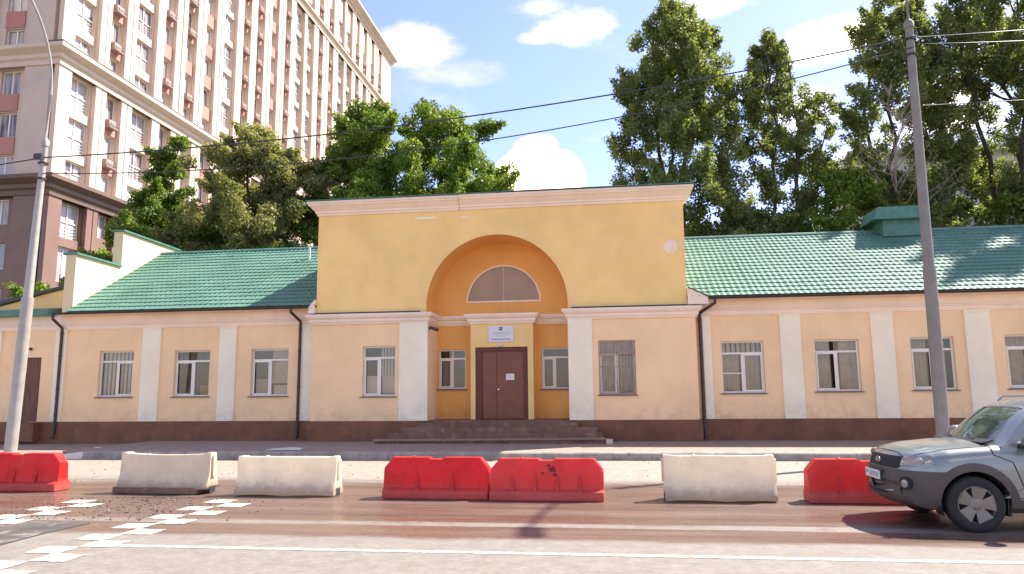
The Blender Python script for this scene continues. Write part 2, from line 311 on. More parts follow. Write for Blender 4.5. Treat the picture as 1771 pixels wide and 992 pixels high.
# ------------------------------------------------------------------ mesh helpers
class MB:
    def __init__(s): s.v = []; s.f = []; s.T = None
    def _p(s, p):
        if s.T is not None: p = s.T @ Vector(p)
        s.v.append(tuple(p)); return len(s.v)-1
    def face(s, pts): s.f.append([s._p(p) for p in pts])
    def box(s, x0, x1, y0, y1, z0, z1):
        i = len(s.v)
        for p in ((x0,y0,z0),(x1,y0,z0),(x1,y1,z0),(x0,y1,z0),(x0,y0,z1),(x1,y0,z1),(x1,y1,z1),(x0,y1,z1)): s._p(p)
        for q in ((0,3,2,1),(4,5,6,7),(0,1,5,4),(1,2,6,5),(2,3,7,6),(3,0,4,7)): s.f.append([i+k for k in q])
        return s
    def prism(s, poly, ax, a, b):         # polygon extruded along an axis; poly given in the other two coordinates
        def P(q, h): return {'x': (h, q[0], q[1]), 'y': (q[0], h, q[1]), 'z': (q[0], q[1], h)}[ax]
        n = len(poly); A = [s._p(P(q, a)) for q in poly]; B = [s._p(P(q, b)) for q in poly]
        s.f.append(A); s.f.append(B[::-1])
        for k in range(n): s.f.append([A[k], B[k], B[(k+1) % n], A[(k+1) % n]])
        return s
    def tube(s, pts, rad, n=8, caps=True):
        pts = [Vector(p) for p in pts]; m = len(pts); rads = rad if isinstance(rad, (list, tuple)) else [rad]*m
        up = Vector((0, 0, 1)) if abs((pts[-1]-pts[0]).normalized().z) < .9 else Vector((0, 1, 0)); rings = []
        for i, p in enumerate(pts):
            d = (pts[min(i+1, m-1)]-pts[max(i-1, 0)]).normalized(); a = d.cross(up)
            if a.length < 1e-4: a = d.cross(Vector((1, 0, 0)))
            a.normalize(); b = a.cross(d)
            rings.append([s._p(p+(a*math.cos(2*math.pi*k/n)+b*math.sin(2*math.pi*k/n))*rads[i]) for k in range(n)])
        for i in range(m-1):
            for k in range(n): s.f.append([rings[i][k], rings[i][(k+1) % n], rings[i+1][(k+1) % n], rings[i+1][k]])
        if caps: s.f.append(rings[0][::-1]); s.f.append(rings[-1])
        return s
    def sweep(s, path, prof):             # profile (projection, z) swept along an XY path, projecting to the right of travel
        n = len(path); P = [Vector(p) for p in path]; rows = []
        nr = []
        for i in range(n-1):
            d = (P[i+1]-P[i]).normalized(); nr.append(Vector((d.y, -d.x)))
        for i in range(n):
            if i == 0: o = nr[0]
            elif i == n-1: o = nr[-1]
            else:
                o = nr[i-1]+nr[i]; o = o/max(.2, o.dot(nr[i]))
            rows.append([s._p((P[i].x+o.x*a, P[i].y+o.y*a, z)) for a, z in prof])
        k = len(prof)
        for i in range(n-1):
            for j in range(k-1): s.f.append([rows[i][j], rows[i+1][j], rows[i+1][j+1], rows[i][j+1]])
        s.f.append(rows[0][:]); s.f.append(rows[-1][::-1]); return s
    def lathe(s, prof, n=24, ax='z', c=(0, 0, 0), caps=True):   # (radius, height) profile
        rows = []
        for r, h in prof:
            row = []
            for k in range(n):
                a = 2*math.pi*k/n; u, v = r*math.cos(a), r*math.sin(a)
                q = {'z': (u, v, h), 'y': (u, h, v), 'x': (h, u, v)}[ax]; row.append(s._p((q[0]+c[0], q[1]+c[1], q[2]+c[2])))
            rows.append(row)
        for i in range(len(rows)-1):
            for k in range(n): s.f.append([rows[i][k], rows[i][(k+1) % n], rows[i+1][(k+1) % n], rows[i+1][k]])
        if caps: s.f.append(rows[0][::-1]); s.f.append(rows[-1])
        return s
    def mesh(s, name, m, smooth=None):
        me = bpy.data.meshes.new(name); me.from_pydata(s.v, [], s.f); me.materials.append(m)
        bm = bmesh.new(); bm.from_mesh(me); bmesh.ops.recalc_face_normals(bm, faces=bm.faces); bm.to_mesh(me); bm.free()
        if smooth is not None:
            me.shade_smooth(); me.set_sharp_from_angle(angle=R(smooth))
        return me
    def build(s, name, m, parent=None, smooth=None, loc=None, kind=None, label=None, bevel=0):
        o = bpy.data.objects.new(name, s.mesh(name, m, smooth)); COL.objects.link(o)
        if loc: o.location = loc
        if parent: o.parent = parent
        if kind: o['kind'] = kind
        if label: o['label'] = label
        if bevel:
            b = o.modifiers.new('bevel', 'BEVEL'); b.width = bevel; b.segments = 2; b.limit_method = 'ANGLE'; b.angle_limit = R(40)
        return o
def box(*a): return MB().box(*a)
def empty(name, loc=(0, 0, 0), rz=0, label=None, cat=None, group=None):
    o = bpy.data.objects.new(name, None); o.empty_display_size = .3; COL.objects.link(o); o.location = loc; o.rotation_euler.z = rz
    return tag(o, label, cat, group)
def tag(o, label=None, cat=None, group=None, kind=None):
    if label: o['label'] = label
    if cat: o['category'] = cat
    if group: o['group'] = group
    if kind: o['kind'] = kind
    return o
def inst(src, parent=None, mw=None, name=None):
    c = src.copy(); COL.objects.link(c); c.parent = parent
    if mw is not None: c.matrix_local = mw
    for k in ('label', 'category', 'group'):
        if k in c.keys() and parent is not None and k != 'label': del c[k]
    return c
def panel(mb, u0, u1, z0, z1, holes, n=0., depth=.2, P=None):
    # rectangular wall panel with rectangular holes (u0,u1,z0,z1) and reveals; P maps (u, n, z) to a point, n outwards
    P = P or (lambda u, n, z: (u, n, z))
    us = sorted({u0, u1, *[h[0] for h in holes], *[h[1] for h in holes]}); zs = sorted({z0, z1, *[h[2] for h in holes], *[h[3] for h in holes]})
    for a, b in zip(us, us[1:]):
        for c, d in zip(zs, zs[1:]):
            um, zm = (a+b)/2, (c+d)/2
            if any(h[0] < um < h[1] and h[2] < zm < h[3] for h in holes): continue
            mb.face([P(a, n, c), P(b, n, c), P(b, n, d), P(a, n, d)])
    for a, b, c, d in holes:
        q = [(a, c), (b, c), (b, d), (a, d)]
        for k in range(4):
            (ua, za), (ub, zb) = q[k], q[(k+1) % 4]
            mb.face([P(ua, n, za), P(ub, n, zb), P(ub, n-depth, zb), P(ua, n-depth, za)])

# ------------------------------------------------------------------ ground, road, pavement
def sheet(name, x0, x1, y0, y1, z, m, nx=1, ny=1):
    mb = MB()
    for i in range(nx):
        for j in range(ny):
            a, b = x0+(x1-x0)*i/nx, x0+(x1-x0)*(i+1)/nx; c, d = y0+(y1-y0)*j/ny, y0+(y1-y0)*(j+1)/ny
            mb.face([(a, c, z), (b, c, z), (b, d, z), (a, d, z)])
    return tag(mb.build(name, m), kind='structure')
sheet('ground', -900, 900, -900, 900, -.02, M['earth'], 6, 6)
sheet('road', -120, 120, -10, 19.3, 0, M['asphalt'], 8, 2)
sheet('bounce_paving', -120, 120, -45, -10.01, .05, M['paving'], 8, 2)  # unseen pale paving behind the camera, added to bounce light onto the facade
KX = -14.95
pv = MB().box(KX-.9, 120, 19.62, 26, -.015, .2); pv.box(-120, KX-.9, 19.62, 26, -.015, .10)
tag(pv.build('pavement', M['paving']), kind='structure')
kr = tag(bpy.data.objects.new('kerb', None), kind='structure'); COL.objects.link(kr); kr.location = (0, 19.46, 0)
kb = MB().prism([(-.16, -.01), (.16, -.01), (.16, .205), (-.12, .205), (-.16, .17)], 'x', 0, .994); kmesh = kb.mesh('kerb_stone', M['kerb'])
for i in range(46):
    o = bpy.data.objects.new('kerb_stone', kmesh); COL.objects.link(o); o.parent = kr
    o.location = (KX+i, random.uniform(-.008, .008), random.uniform(-.006, .004)); o.rotation_euler.z = random.uniform(-.004, .004)
for i in range(24):
    o = bpy.data.objects.new('kerb_stone', kmesh); COL.objects.link(o); o.parent = kr; o.location = (KX-1.9-i, 0, 0); o.scale.z = .5
rs = MB(); A = [(-.16, -.01), (.16, -.01), (.16, .205), (-.16, .205)]; B = [(-.16, -.01), (.16, -.01), (.16, .10), (-.16, .10)]
rs.face([(KX-.006, *p) for p in A]); rs.face([(KX-.9, *p) for p in B])
for k in range(4): rs.face([(KX-.006, *A[k]), (KX-.006, *A[(k+1) % 4]), (KX-.9, *B[(k+1) % 4]), (KX-.9, *B[k])])
rs.build('kerb_stone', M['scrap'], kr, label='pale sloping kerb stone where the kerb drops')
# painted markings
def flat(name, poly, z, m, **k):
    mb = MB(); mb.face([(x, y, z) for x, y in poly]); o = mb.build(name, m); return tag(o, kind='structure', **k)
flat('lane_line', [(-6.15, 8.30), (-6.1, 8.42), (40, 8.52), (40, 8.38)], .004, M['marking'])
def checker(x0, rows):
    for j, y in enumerate(rows):
        x = x0 if j % 2 else x0-.40
        dx, dy = .44, .37; w = random.uniform(-.02, .02)
        n = 6; pts = []
        for a, b in (((-1, -1), (1, -1)), ((1, -1), (1, 1)), ((1, 1), (-1, 1)), ((-1, 1), (-1, -1))):
            for k in range(n):
                f = k/n; pts.append((x+w+(a[0]+(b[0]-a[0])*f)*dx/2+random.uniform(-.014, .014), y+(a[1]+(b[1]-a[1])*f)*dy/2+random.uniform(-.014, .014)))
        flat('painted_square', pts, .006, M['marking'])
ys = [11.85-.378*k for k in range(14)]
checker(-6.15, ys); checker(-8.62, [11.66-.378*k for k in range(14)])
pp = [(-7.38, 8.1), (-7.42, 9.0), (-7.36, 9.72), (-8.0, 9.86), (-8.9, 9.78), (-11.5, 9.9), (-11.8, 8.2)]
flat('road_patch', pp, .003, M['patch'])
cr = MB(); cr.tube([(-7.38, 7.6, .003), (-7.40, 8.2, .003), (-7.42, 9.0, .003), (-7.36, 9.74, .003)], .013, 5); tag(cr.build('road_crack', M['seam']), kind='structure')
# small stones and grit scattered on the wet road and pavement: nobody could count it
gb = MB()
for k in range(700):
    if k < 520: x, y, z = random.gauss(-8.0, 1.2), random.uniform(10.0, 12.3), 0
    elif k < 700: x, y, z = random.uniform(-14, 9), random.uniform(12.9, 19.2), 0
    else: x, y, z = random.uniform(-12, 9), random.uniform(19.7, 23.2), .2
    r = random.uniform(.004, .013); gb.box(x-r, x+r*random.uniform(.6, 1.4), y-r, y+r, z, z+r*1.1)
tag(gb.build('grit', M['patch'], kind='stuff'), 'loose grit and crumbs of asphalt strewn over the wet road and pavement', 'grit')

# ------------------------------------------------------------------ the long building
PV, WG = 23.60, 24.05          # front planes: portal block and wings
B = empty('single_storey_building', (0, WG, .2), 0, 'long single-storey yellow plastered building with green tiled roofs, white pilasters and a tall arched portal', 'building')
B.location = (0, 0, 0)
Z0, ZP, ZF, ZE = .2, .86, 4.20, 4.70
def bpart(mb, name, m, **k): return mb.build(name, M[m] if isinstance(m, str) else m, B, **k)
winL = [(-18.24, -16.89, 1.73, 3.38), (-15.32, -13.97, 1.72, 3.35), (-12.42, -11.05, 1.71, 3.35)]
winR = [(3.60, 4.94, 1.67, 3.33), (6.49, 7.84, 1.70, 3.33), (9.36, 10.64, 1.72, 3.35), (12.11, 13.42, 1.74, 3.38), (15.0, 16.35, 1.74, 3.38), (17.9, 19.25, 1.74, 3.38), (20.8, 22.15, 1.74, 3.38)]
fw = lambda Y: (lambda u, n, z: (u, Y-n, z))
mb = MB(); panel(mb, -20.0, -10.02, ZP, ZF, winL, P=fw(WG)); bpart(mb, 'wall', 'peach')
mb = MB(); panel(mb, 2.80, 24.0, ZP, ZF, winR, P=fw(WG)); bpart(mb, 'wall', 'peach')
mb = MB(); panel(mb, -30.0, -20.0, ZP, ZF, [(-21.36, -20.55, ZP, 3.19)], P=fw(WG)); bpart(mb, 'wall', 'peach')
# frieze with stepped moulding, plinths
fr = [(0, 4.17), (.03, 4.17), (.05, 4.30), (.09, 4.32), (.09, 4.36), (.05, 4.38), (.05, 4.70), (0, 4.70)]
for a, b in ((-30.0, -10.02), (2.80, 24.0)):
    mb = MB().sweep([(a, WG), (b, WG)], fr); bpart(mb, 'frieze', 'trim')
pl = [(0, -.05), (.08, -.05), (.08, ZP-.03), (.05, ZP+.004), (0, ZP+.004)]
for a, b in ((-30.0, -10.08), (2.88, 24.0)):
    mb = MB().sweep([(a, WG), (b, WG)], pl); bpart(mb, 'plinth', 'plinth')
mb = MB().sweep([(-10.02, 24.4), (-10.02, PV), (-6.0, PV), (-6.0, 25.1)], pl); bpart(mb, 'plinth', 'plinth')
mb = MB().sweep([(-1.26, 25.1), (-1.26, PV), (2.80, PV), (2.80, 24.4)], pl); bpart(mb, 'plinth', 'plinth')
# pilasters on the wings
def pilaster(x0, x1, Y, z0, z1, proj, m='white', cap=True):
    mb = MB().box(x0, x1, Y-proj, Y+.02, z0, z1 - (.10 if cap else 0))
    if cap: mb.prism([(Y+.02, z1-.10), (Y-proj, z1-.10), (Y-proj-.03, z1-.03), (Y-proj-.03, z1), (Y+.02, z1)], 'x', x0-.015, x1+.015)
    return bpart(mb, 'pilaster', m)
for a, b in ((-19.98, -19.56), (-16.55, -15.85), (-13.61, -12.98), (-10.62, -10.14)): pilaster(a, b, WG, ZP+.006, 4.168, .07)
for a, b in ((-22.9, -22.2), (-25.8, -25.1), (-28.7, -28.0)): pilaster(a, b, WG, ZP+.006, 4.168, .07)
for a, b in ((3.05, 3.31), (5.46, 6.10), (8.22, 8.88), (10.98, 11.72), (13.82, 14.52), (16.7, 17.4), (19.6, 20.3), (22.5, 23.2)): pilaster(a, b, WG, ZP+.006, 4.168, .07)
# portal block, lower part
mb = MB(); panel(mb, -10.02, -6.0, ZP, 4.10, [(-8.21, -7.06, 1.67, 3.35)], P=fw(PV))
mb.face([(-10.02, PV, ZP), (-10.02, WG, ZP), (-10.02, WG, 4.1), (-10.02, PV, 4.1)]); mb.face([(-6.0, PV, ZP), (-6.0, 25.1, ZP), (-6.0, 25.1, 4.1), (-6.0, PV, 4.1)])
bpart(mb, 'wall', 'peach')
mb = MB(); panel(mb, -1.26, 2.80, ZP, 4.10, [(-.31, .87, 1.66, 3.40)], P=fw(PV))
mb.face([(2.80, PV, ZP), (2.80, WG, ZP), (2.80, WG, 4.1), (2.80, PV, 4.1)]); mb.face([(-1.26, PV, ZP), (-1.26, 25.1, ZP), (-1.26, 25.1, 4.1), (-1.26, PV, 4.1)])
bpart(mb, 'wall', 'peach')
pilaster(-6.93, -5.96, PV, ZP+.006, 4.10, .06, cap=False); pilaster(-1.28, -.50, PV, ZP+.006, 4.10, .06, cap=False)
# main cornice running round into the alcove and over the porch
cp = [(0, 4.10), (.05, 4.10), (.07, 4.16), (.10, 4.19), (.10, 4.27), (.16, 4.31), (.20, 4.38), (.20, 4.44), (.02, 4.47), (0, 4.47)]
mb = MB().sweep([(-10.02, 24.3), (-10.02, PV), (-6.0, PV), (-6.0, 25.1), (-4.68, 25.1), (-4.68, 24.5), (-2.52, 24.5), (-2.52, 25.1), (-1.26, 25.1), (-1.26, PV), (2.80, PV), (2.80, 24.3)], cp)
bpart(mb, 'cornice', M['trim'])
for a, b in ((-9.95, -6.25), (-1.15, 2.55)): bpart(box(a, b, PV-.03, PV+.06, 4.472, 4.515), 'flashing', 'darkgreen')
# portal block, upper part with semicircular arch
CX, CZ, RA, ZT = -3.65, 4.66, 2.385, 7.97; UY = PV+.05
mb = MB(); x0, x1 = -9.92, 2.57
for a, b in ((x0, CX-RA), (CX+RA, x1)): mb.face([(a, UY, 4.44), (b, UY, 4.44), (b, UY, ZT), (a, UY, ZT)])
NA = 56; ang = [math.pi*k/NA for k in range(NA+1)]; arc = [(CX-RA*math.cos(a), CZ+RA*math.sin(a)) for a in ang]
for (a, c), (b, d) in zip(arc, arc[1:]): mb.face([(a, UY, c), (b, UY, d), (b, UY, ZT), (a, UY, ZT)])
for x in (x0, x1): mb.face([(x, UY, 4.44), (x, 34, 4.44), (x, 34, 8.3), (x, UY, 8.3)])
mb.face([(x0, 34, .2), (x1, 34, .2), (x1, 34, 8.3), (x0, 34, 8.3)])
bpart(mb, 'wall', 'ochre')
mb = MB(); full = [(CX-RA, 4.44)]+arc+[(CX+RA, 4.44)]
for (a, c), (b, d) in zip(full, full[1:]): mb.face([(a, UY, c), (b, UY, d), (b, 25.1, d), (a, 25.1, c)])
mb.face([(CX-RA-.01, PV, 4.40), (CX+RA+.01, PV, 4.40), (CX+RA+.01, PV+.06, 4.45), (CX-RA-.01, PV+.06, 4.45)]) if False else None
o = bpart(mb, 'vault', 'amber', smooth=40)
mb = MB()   # pale rim of the arch
rim = [(CX-(RA-.0)*math.cos(a), CZ+(RA-.0)*math.sin(a)) for a in ang]; rim2 = [(CX-(RA+.075)*math.cos(a), CZ+(RA+.075)*math.sin(a)) for a in ang]
for k in range(NA):
    q = [rim[k], rim[k+1], rim2[k+1], rim2[k]]; mb.face([(x, UY-.014, z) for x, z in q])
    mb.face([(rim[k][0], UY-.014, rim[k][1]), (rim[k+1][0], UY-.014, rim[k+1][1]), (rim[k+1][0], UY+.03, rim[k+1][1]), (rim[k][0], UY+.03, rim[k][1])])
    mb.face([(rim2[k][0], UY-.014, rim2[k][1]), (rim2[k+1][0], UY-.014, rim2[k+1][1]), (rim2[k+1][0], UY+.002, rim2[k+1][1]), (rim2[k][0], UY+.002, rim2[k][1])])
bpart(mb, 'arch_rim', 'ochre')
# alcove back wall with lunette opening
LX, LZ, LR = -3.61, 4.92, 1.33; BY = 25.1
mb = MB(); la = [math.pi*k/40 for k in range(41)]; larc = [(LX-LR*math.cos(a), LZ+LR*math.sin(a)) for a in la]
for (a, c), (b, d) in zip(larc, larc[1:]): mb.face([(a, BY, c), (b, BY, d), (b, BY, 7.3), (a, BY, 7.3)]); mb.face([(a, BY, c), (b, BY, d), (b, BY+.12, d), (a, BY+.12, c)])
for a, b, c, d in ((-6.1, LX-LR, 4.4, 7.3), (LX+LR, -1.2, 4.4, 7.3), (LX-LR, LX+LR, 4.4, LZ)): mb.face([(a, BY, c), (b, BY, c), (b, BY, d), (a, BY, d)])
mb.face([(LX-LR, BY, LZ), (LX+LR, BY, LZ), (LX+LR, BY+.12, LZ), (LX-LR, BY+.12, LZ)])
panel(mb, -6.0, -1.26, .7, 4.11, [(-5.95, -4.96, 1.89, 3.28), (-2.30, -1.31, 1.86, 3.29)], P=fw(BY), depth=.12)
bpart(mb, 'alcove_wall', 'amber')
lf = MB()
for k in range(40):
    i, j = la[k], la[k+1]
    q = [(LX-LR*math.cos(i), LZ+LR*math.sin(i)), (LX-LR*math.cos(j), LZ+LR*math.sin(j)), (LX-(LR-.05)*math.cos(j), LZ+(LR-.05)*math.sin(j)), (LX-(LR-.05)*math.cos(i), LZ+(LR-.05)*math.sin(i))]
    lf.prism(q, 'y', BY-.012, BY+.10)
lf.box(LX-LR, LX+LR, BY-.016, BY+.10, LZ-.002, LZ+.055); lf.box(LX-.006, LX+.006, BY+.05, BY+.09, LZ+.05, LZ+LR-.04)
lun = bpart(lf, 'lunette_window', 'trim')
mb = MB(); mb.face([(x, BY+.07, z) for x, z in larc]); mb.build('pane', M['lunette'], lun)
# porch
PY = 24.5
mb = MB(); panel(mb, -4.68, -2.52, .86, 4.10, [(-4.52, -2.71, .861, 3.30)], P=fw(PY), depth=.16)
for x in (-4.68, -2.52): mb.face([(x, PY, .86), (x, BY, .86), (x, BY, 4.1), (x, PY, 4.1)])
mb.face([(-4.68, PY, 4.46), (-2.52, PY, 4.46), (-2.52, BY, 4.46), (-4.68, BY, 4.46)])
bpart(mb, 'porch', 'ochre')
df = MB(); Yd = PY+.06
df.box(-4.515, -4.30, Yd, Yd+.12, .865, 3.295); df.box(-2.86, -2.715, Yd, Yd+.12, .865, 3.295); df.box(-4.298, -2.862, Yd, Yd+.12, 3.15, 3.295)
door = bpart(df, 'entrance_door', 'doorframe')
box(-4.296, -3.795, Yd+.045, Yd+.095, .88, 3.145).build('door_leaf', M['door'], door, bevel=.006)
box(-3.785, -2.864, Yd+.035, Yd+.09, .88, 3.145).build('door_leaf', M['door'], door, bevel=.006)
h = MB().lathe([(.022, 0), (.022, .03), (.03, .035), (.03, .05)], 12, 'y', (-3.73, Yd-.02, 1.86)); h.build('door_knob', M['chrome'], door)
# windows -------------------------------------------------------
def window(x0, x1, z0, z1, Y, mull=.5, kind='plain', sill=True, split=None, trans=.235):
    """white framed casement window: frame > panes, sill, curtains"""
    d = .11; Yf = Y+d; t = .055
    f = MB(); f.box(x0+.002, x0+t, Yf, Yf+.07, z0+.002, z1-.002); f.box(x1-t, x1-.002, Yf, Yf+.07, z0+.002, z1-.002)
    f.box(x0+t, x1-t, Yf+.002, Yf+.068, z0+.002, z0+t); f.box(x0+t, x1-t, Yf+.002, Yf+.068, z1-t, z1-.002)
    zt = z1-(z1-z0)*trans; f.box(x0+t, x1-t, Yf-.002, Yf+.066, zt-.03, zt+.03)
    xm = x0+(x1-x0)*mull; f.box(xm-.035, xm+.035, Yf-.004, Yf+.064, z0+t, zt-.03)
    sx0, sx1 = (x0+t, xm-.035) if kind != 'rightsash' else (xm+.035, x1-t)      # opening sash with its own thicker border
    for a, b, c, e in ((sx0, sx0+.045, z0+t, zt-.03), (sx1-.045, sx1, z0+t, zt-.03), (sx0+.045, sx1-.045, z0+t, z0+t+.045), (sx0+.045, sx1-.045, zt-.075, zt-.03)):
        f.box(a, b, Yf-.018, Yf-.0045, c, e)
    if split: f.box(x0+t, xm-.035, Yf-.02, Yf+.05, split-.015, split+.015)
    if kind == 'cross': f.box(xm-.02, xm+.02, Yf, Yf+.06, zt+.03, z1-t)
    o = bpart(f, 'window', 'upvc')
    for a, b, c, e in ((x0+t, xm-.035, z0+t, zt-.03), (xm+.035, x1-t, z0+t, zt-.03), (x0+t, x1-t, zt+.03, z1-t)):
        box(a-.005, b+.005, Yf+.030, Yf+.036, c-.005, e+.005).build('pane', M['glass'], o)
    if sill:
        s = MB().prism([(Y-.06, z0-.035), (Y-.06, z0-.012), (Yf-.001, z0+.012), (Yf-.001, z0-.035)], 'x', x0-.07, x1+.05); s.build('sill', M['sill'], o)
    fl = box(x0-.004, x0+.05, Y-.012, Y+.10, z0, z1) if False else None
    return o
def drape(o, x0, x1, z0, z1, Y, m='curtain', amp=.03, wave=.11):
    Y -= .085; mb = MB(); n = max(8, int((x1-x0)/wave*6)); ph = random.random()*6
    for k in range(n):
        a, b = x0+(x1-x0)*k/n, x0+(x1-x0)*(k+1)/n
        ya, yb = (Y+amp*math.sin((q-x0)/wave*2*math.pi+ph)+amp*.5*math.sin((q-x0)/wave*2.7+ph) for q in (a, b))
        mb.face([(a, ya, z0), (b, yb, z0), (b, yb, z1), (a, ya, z1)])
    return mb.build('curtain', M[m], o, smooth=60)
def blinds(o, x0, x1, z0, z1, Y, n, fill=.8, tilt=.5):
    Y -= .06; mb = MB()
    for k in range(n):
        xc = x0+(x1-x0)*(k+.5)/n; w = (x1-x0)/n*fill/2; t = tilt*random.uniform(.6, 1.4)
        mb.face([(xc-w, Y-w*t, z0), (xc+w, Y+w*t, z0), (xc+w, Y+w*t, z1), (xc-w, Y-w*t, z1)])
    return mb.build('vertical_blind', M['blind'], o)
w = window(*winL[0], WG, .5, 'rightsash'); blinds(w, -18.2, -16.95, 1.75, 3.36, WG+.30, 8, .55, .25)
w = window(*winL[1], WG, .52); box(-14.5, -14.05, WG+.35, WG+.55, 1.73, 2.12).build('cardboard_box', M['box'], w); drape(w, -14.12, -13.99, 1.75, 3.3, WG+.33)
w = window(*winL[2], WG, .50); drape(w, -11.75, -11.1, 2.15, 3.3, WG+.33, wave=.4, amp=.02); box(-12.35, -11.95, WG+.3, WG+.5, 1.72, 2.3).build('stacked_papers', M['curtain'], w); box(-11.7, -11.12, WG+.32, WG+.40, 1.72, 2.08).build('stacked_papers', M['paper'], w)
w = window(-8.21, -7.06, 1.67, 3.35, PV, .5); box(-8.15, -7.72, PV+.28, PV+.34, 1.7, 2.35).build('posted_sheet', M['paper'], w); box(-7.6, -7.1, PV+.28, PV+.3, 1.7, 2.35).build('posted_sheet', M['blind'], w); blinds(w, -7.65, -7.1, 2.35, 3.3, PV+.33, 5, .7, .5)
w = window(-.31, .87, 1.66, 3.40, PV, .5, sill=True); drape(w, -.28, .84, 1.7, 3.38, PV+.30, wave=.14)
g = MB()
for k in range(13): x = -.29+1.14*k/12; g.tube([(x, PV+.015, 1.68), (x, PV+.015, 3.38)], .012, 5)
for z in (1.70, 2.55, 3.0, 3.36): g.tube([(-.31, PV+.015, z), (.87, PV+.015, z)], .011, 5)
for k in range(12):
    for z in (2.98,):
        xc = -.29+1.14*(k+.5)/12; g.tube([(xc+.04*math.cos(t), PV+.006, z+.05*math.sin(t)) for t in [i*math.pi/4 for i in range(9)]], .007, 4)
for k in range(6):
    xc = -.29+1.14*(k+.5)/6; g.tube([(xc-.09, PV+.004, 1.72), (xc, PV+.004, 2.5), (xc+.09, PV+.004, 1.72)], .006, 4)
g.build('window_grille', M['grille'], w)
w = window(*winR[0], WG, .5, 'rightsash', split=2.30); drape(w, 4.28, 4.9, 1.7, 2.9, WG+.32, wave=.2); drape(w, 3.65, 4.2, 1.7, 2.9, WG+.34, wave=.16); blinds(w, 3.64, 4.9, 2.95, 3.3, WG+.33, 8, .7, .4)
w = window(*winR[1], WG, .5); drape(w, 6.53, 7.0, 1.74, 3.3, WG+.32, wave=.13); drape(w, 7.15, 7.8, 1.74, 3.3, WG+.34, wave=.25)
w = window(*winR[2], WG, .5); drape(w, 9.4, 9.9, 1.76, 3.3, WG+.32, wave=.13); drape(w, 10.2, 10.45, 1.76, 3.3, WG+.34, wave=.12)
for i in range(3, 7): w = window(*winR[i], WG, .5); drape(w, winR[i][0]+.05, winR[i][1]-.06, 1.78, 3.33, WG+.33, wave=.17)
w = window(-5.95, -4.96, 1.89, 3.28, BY, .5, 'cross'); drape(w, -5.85, -5.6, 1.9, 2.9, BY+.3)
w = window(-2.30, -1.31, 1.86, 3.29, BY, .47)
# interior walls seen through the glass
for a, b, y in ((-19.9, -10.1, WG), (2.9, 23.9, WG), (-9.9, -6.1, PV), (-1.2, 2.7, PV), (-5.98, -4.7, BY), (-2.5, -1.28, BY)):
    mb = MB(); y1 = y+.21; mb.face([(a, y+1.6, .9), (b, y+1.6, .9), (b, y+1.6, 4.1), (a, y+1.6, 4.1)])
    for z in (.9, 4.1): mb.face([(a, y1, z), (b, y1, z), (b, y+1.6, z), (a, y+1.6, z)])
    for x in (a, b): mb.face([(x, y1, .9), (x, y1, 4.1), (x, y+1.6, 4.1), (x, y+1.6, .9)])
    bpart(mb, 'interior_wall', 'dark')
# side door of the left extension
mb = box(-21.35, -20.56, WG+.10, WG+.15, ZP+.01, 3.18)
for z in (1.1, 2.2): mb.box(-21.25, -20.66, WG+.085, WG+.101, z, z+.8)
sdoor = bpart(mb, 'side_door', 'woodold', label='weathered brown side door')
bpart(box(-21.9, -20.3, WG-.42, WG-.09, .19, .84), 'door_step', 'plinth')
bpart(MB().lathe([(.05, 0), (.06, .05), (.02, .1)], 10, 'z', (-20.98, WG-.06, 3.45)), 'door_lamp', 'gutter')
# top cornice and coping
tp = [(0, 7.93), (.04, 7.93), (.06, 8.00), (.10, 8.02), (.10, 8.08), (.15, 8.12), (.24, 8.22), (.29, 8.25), (.29, 8.30), (.33, 8.31), (.33, 8.39), (0, 8.40)]
mb = MB().sweep([(-9.92, 25), (-9.92, UY), (-4.9, UY)], tp); bpart(mb, 'parapet_cornice', 'trim')
mb = MB().sweep([(-4.885, UY), (2.57, UY), (2.57, 25)], [(p, z+.012) for p, z in tp]); bpart(mb, 'parapet_cornice', 'trim')
mb = MB().prism([(23.28, 8.405), (23.28, 8.435), (24.6, 8.52), (24.6, 8.405)], 'x', -10.28, -3.6); bpart(mb, 'coping', 'greentrim')
mb = MB().prism([(23.27, 8.425), (23.27, 8.45), (24.6, 8.53), (24.6, 8.425)], 'x', -3.59, 2.93); bpart(mb, 'coping', 'greentrim')
mb = MB(); mb.face([(-9.9, 24.6, 8.4), (2.55, 24.6, 8.4), (2.55, 34, 7.8), (-9.9, 34, 7.8)]); bpart(mb, 'flat_roof', 'greentrim')
# patches of exposed render
def blob(cx, cz, rx, rz, Y, m, name='plaster_patch'):
    mb = MB(); mb.face([(cx+rx*math.cos(a)*random.uniform(.75, 1.1), Y, cz+rz*math.sin(a)*random.uniform(.75, 1.1)) for a in [i*math.pi/9 for i in range(18)]]); return bpart(mb, name, m)
blob(2.13, 6.42, .26, .24, UY-.004, M['trim']); blob(2.2, 6.30, .10, .09, UY-.007, M['peach'])
blob(-6.05, 7.72, .42, .045, UY-.004, M['white']); blob(-4.75, 7.70, .14, .04, UY-.004, M['trim']); blob(.1, 6.62, .06, .06, UY-.004, M['yellow'])
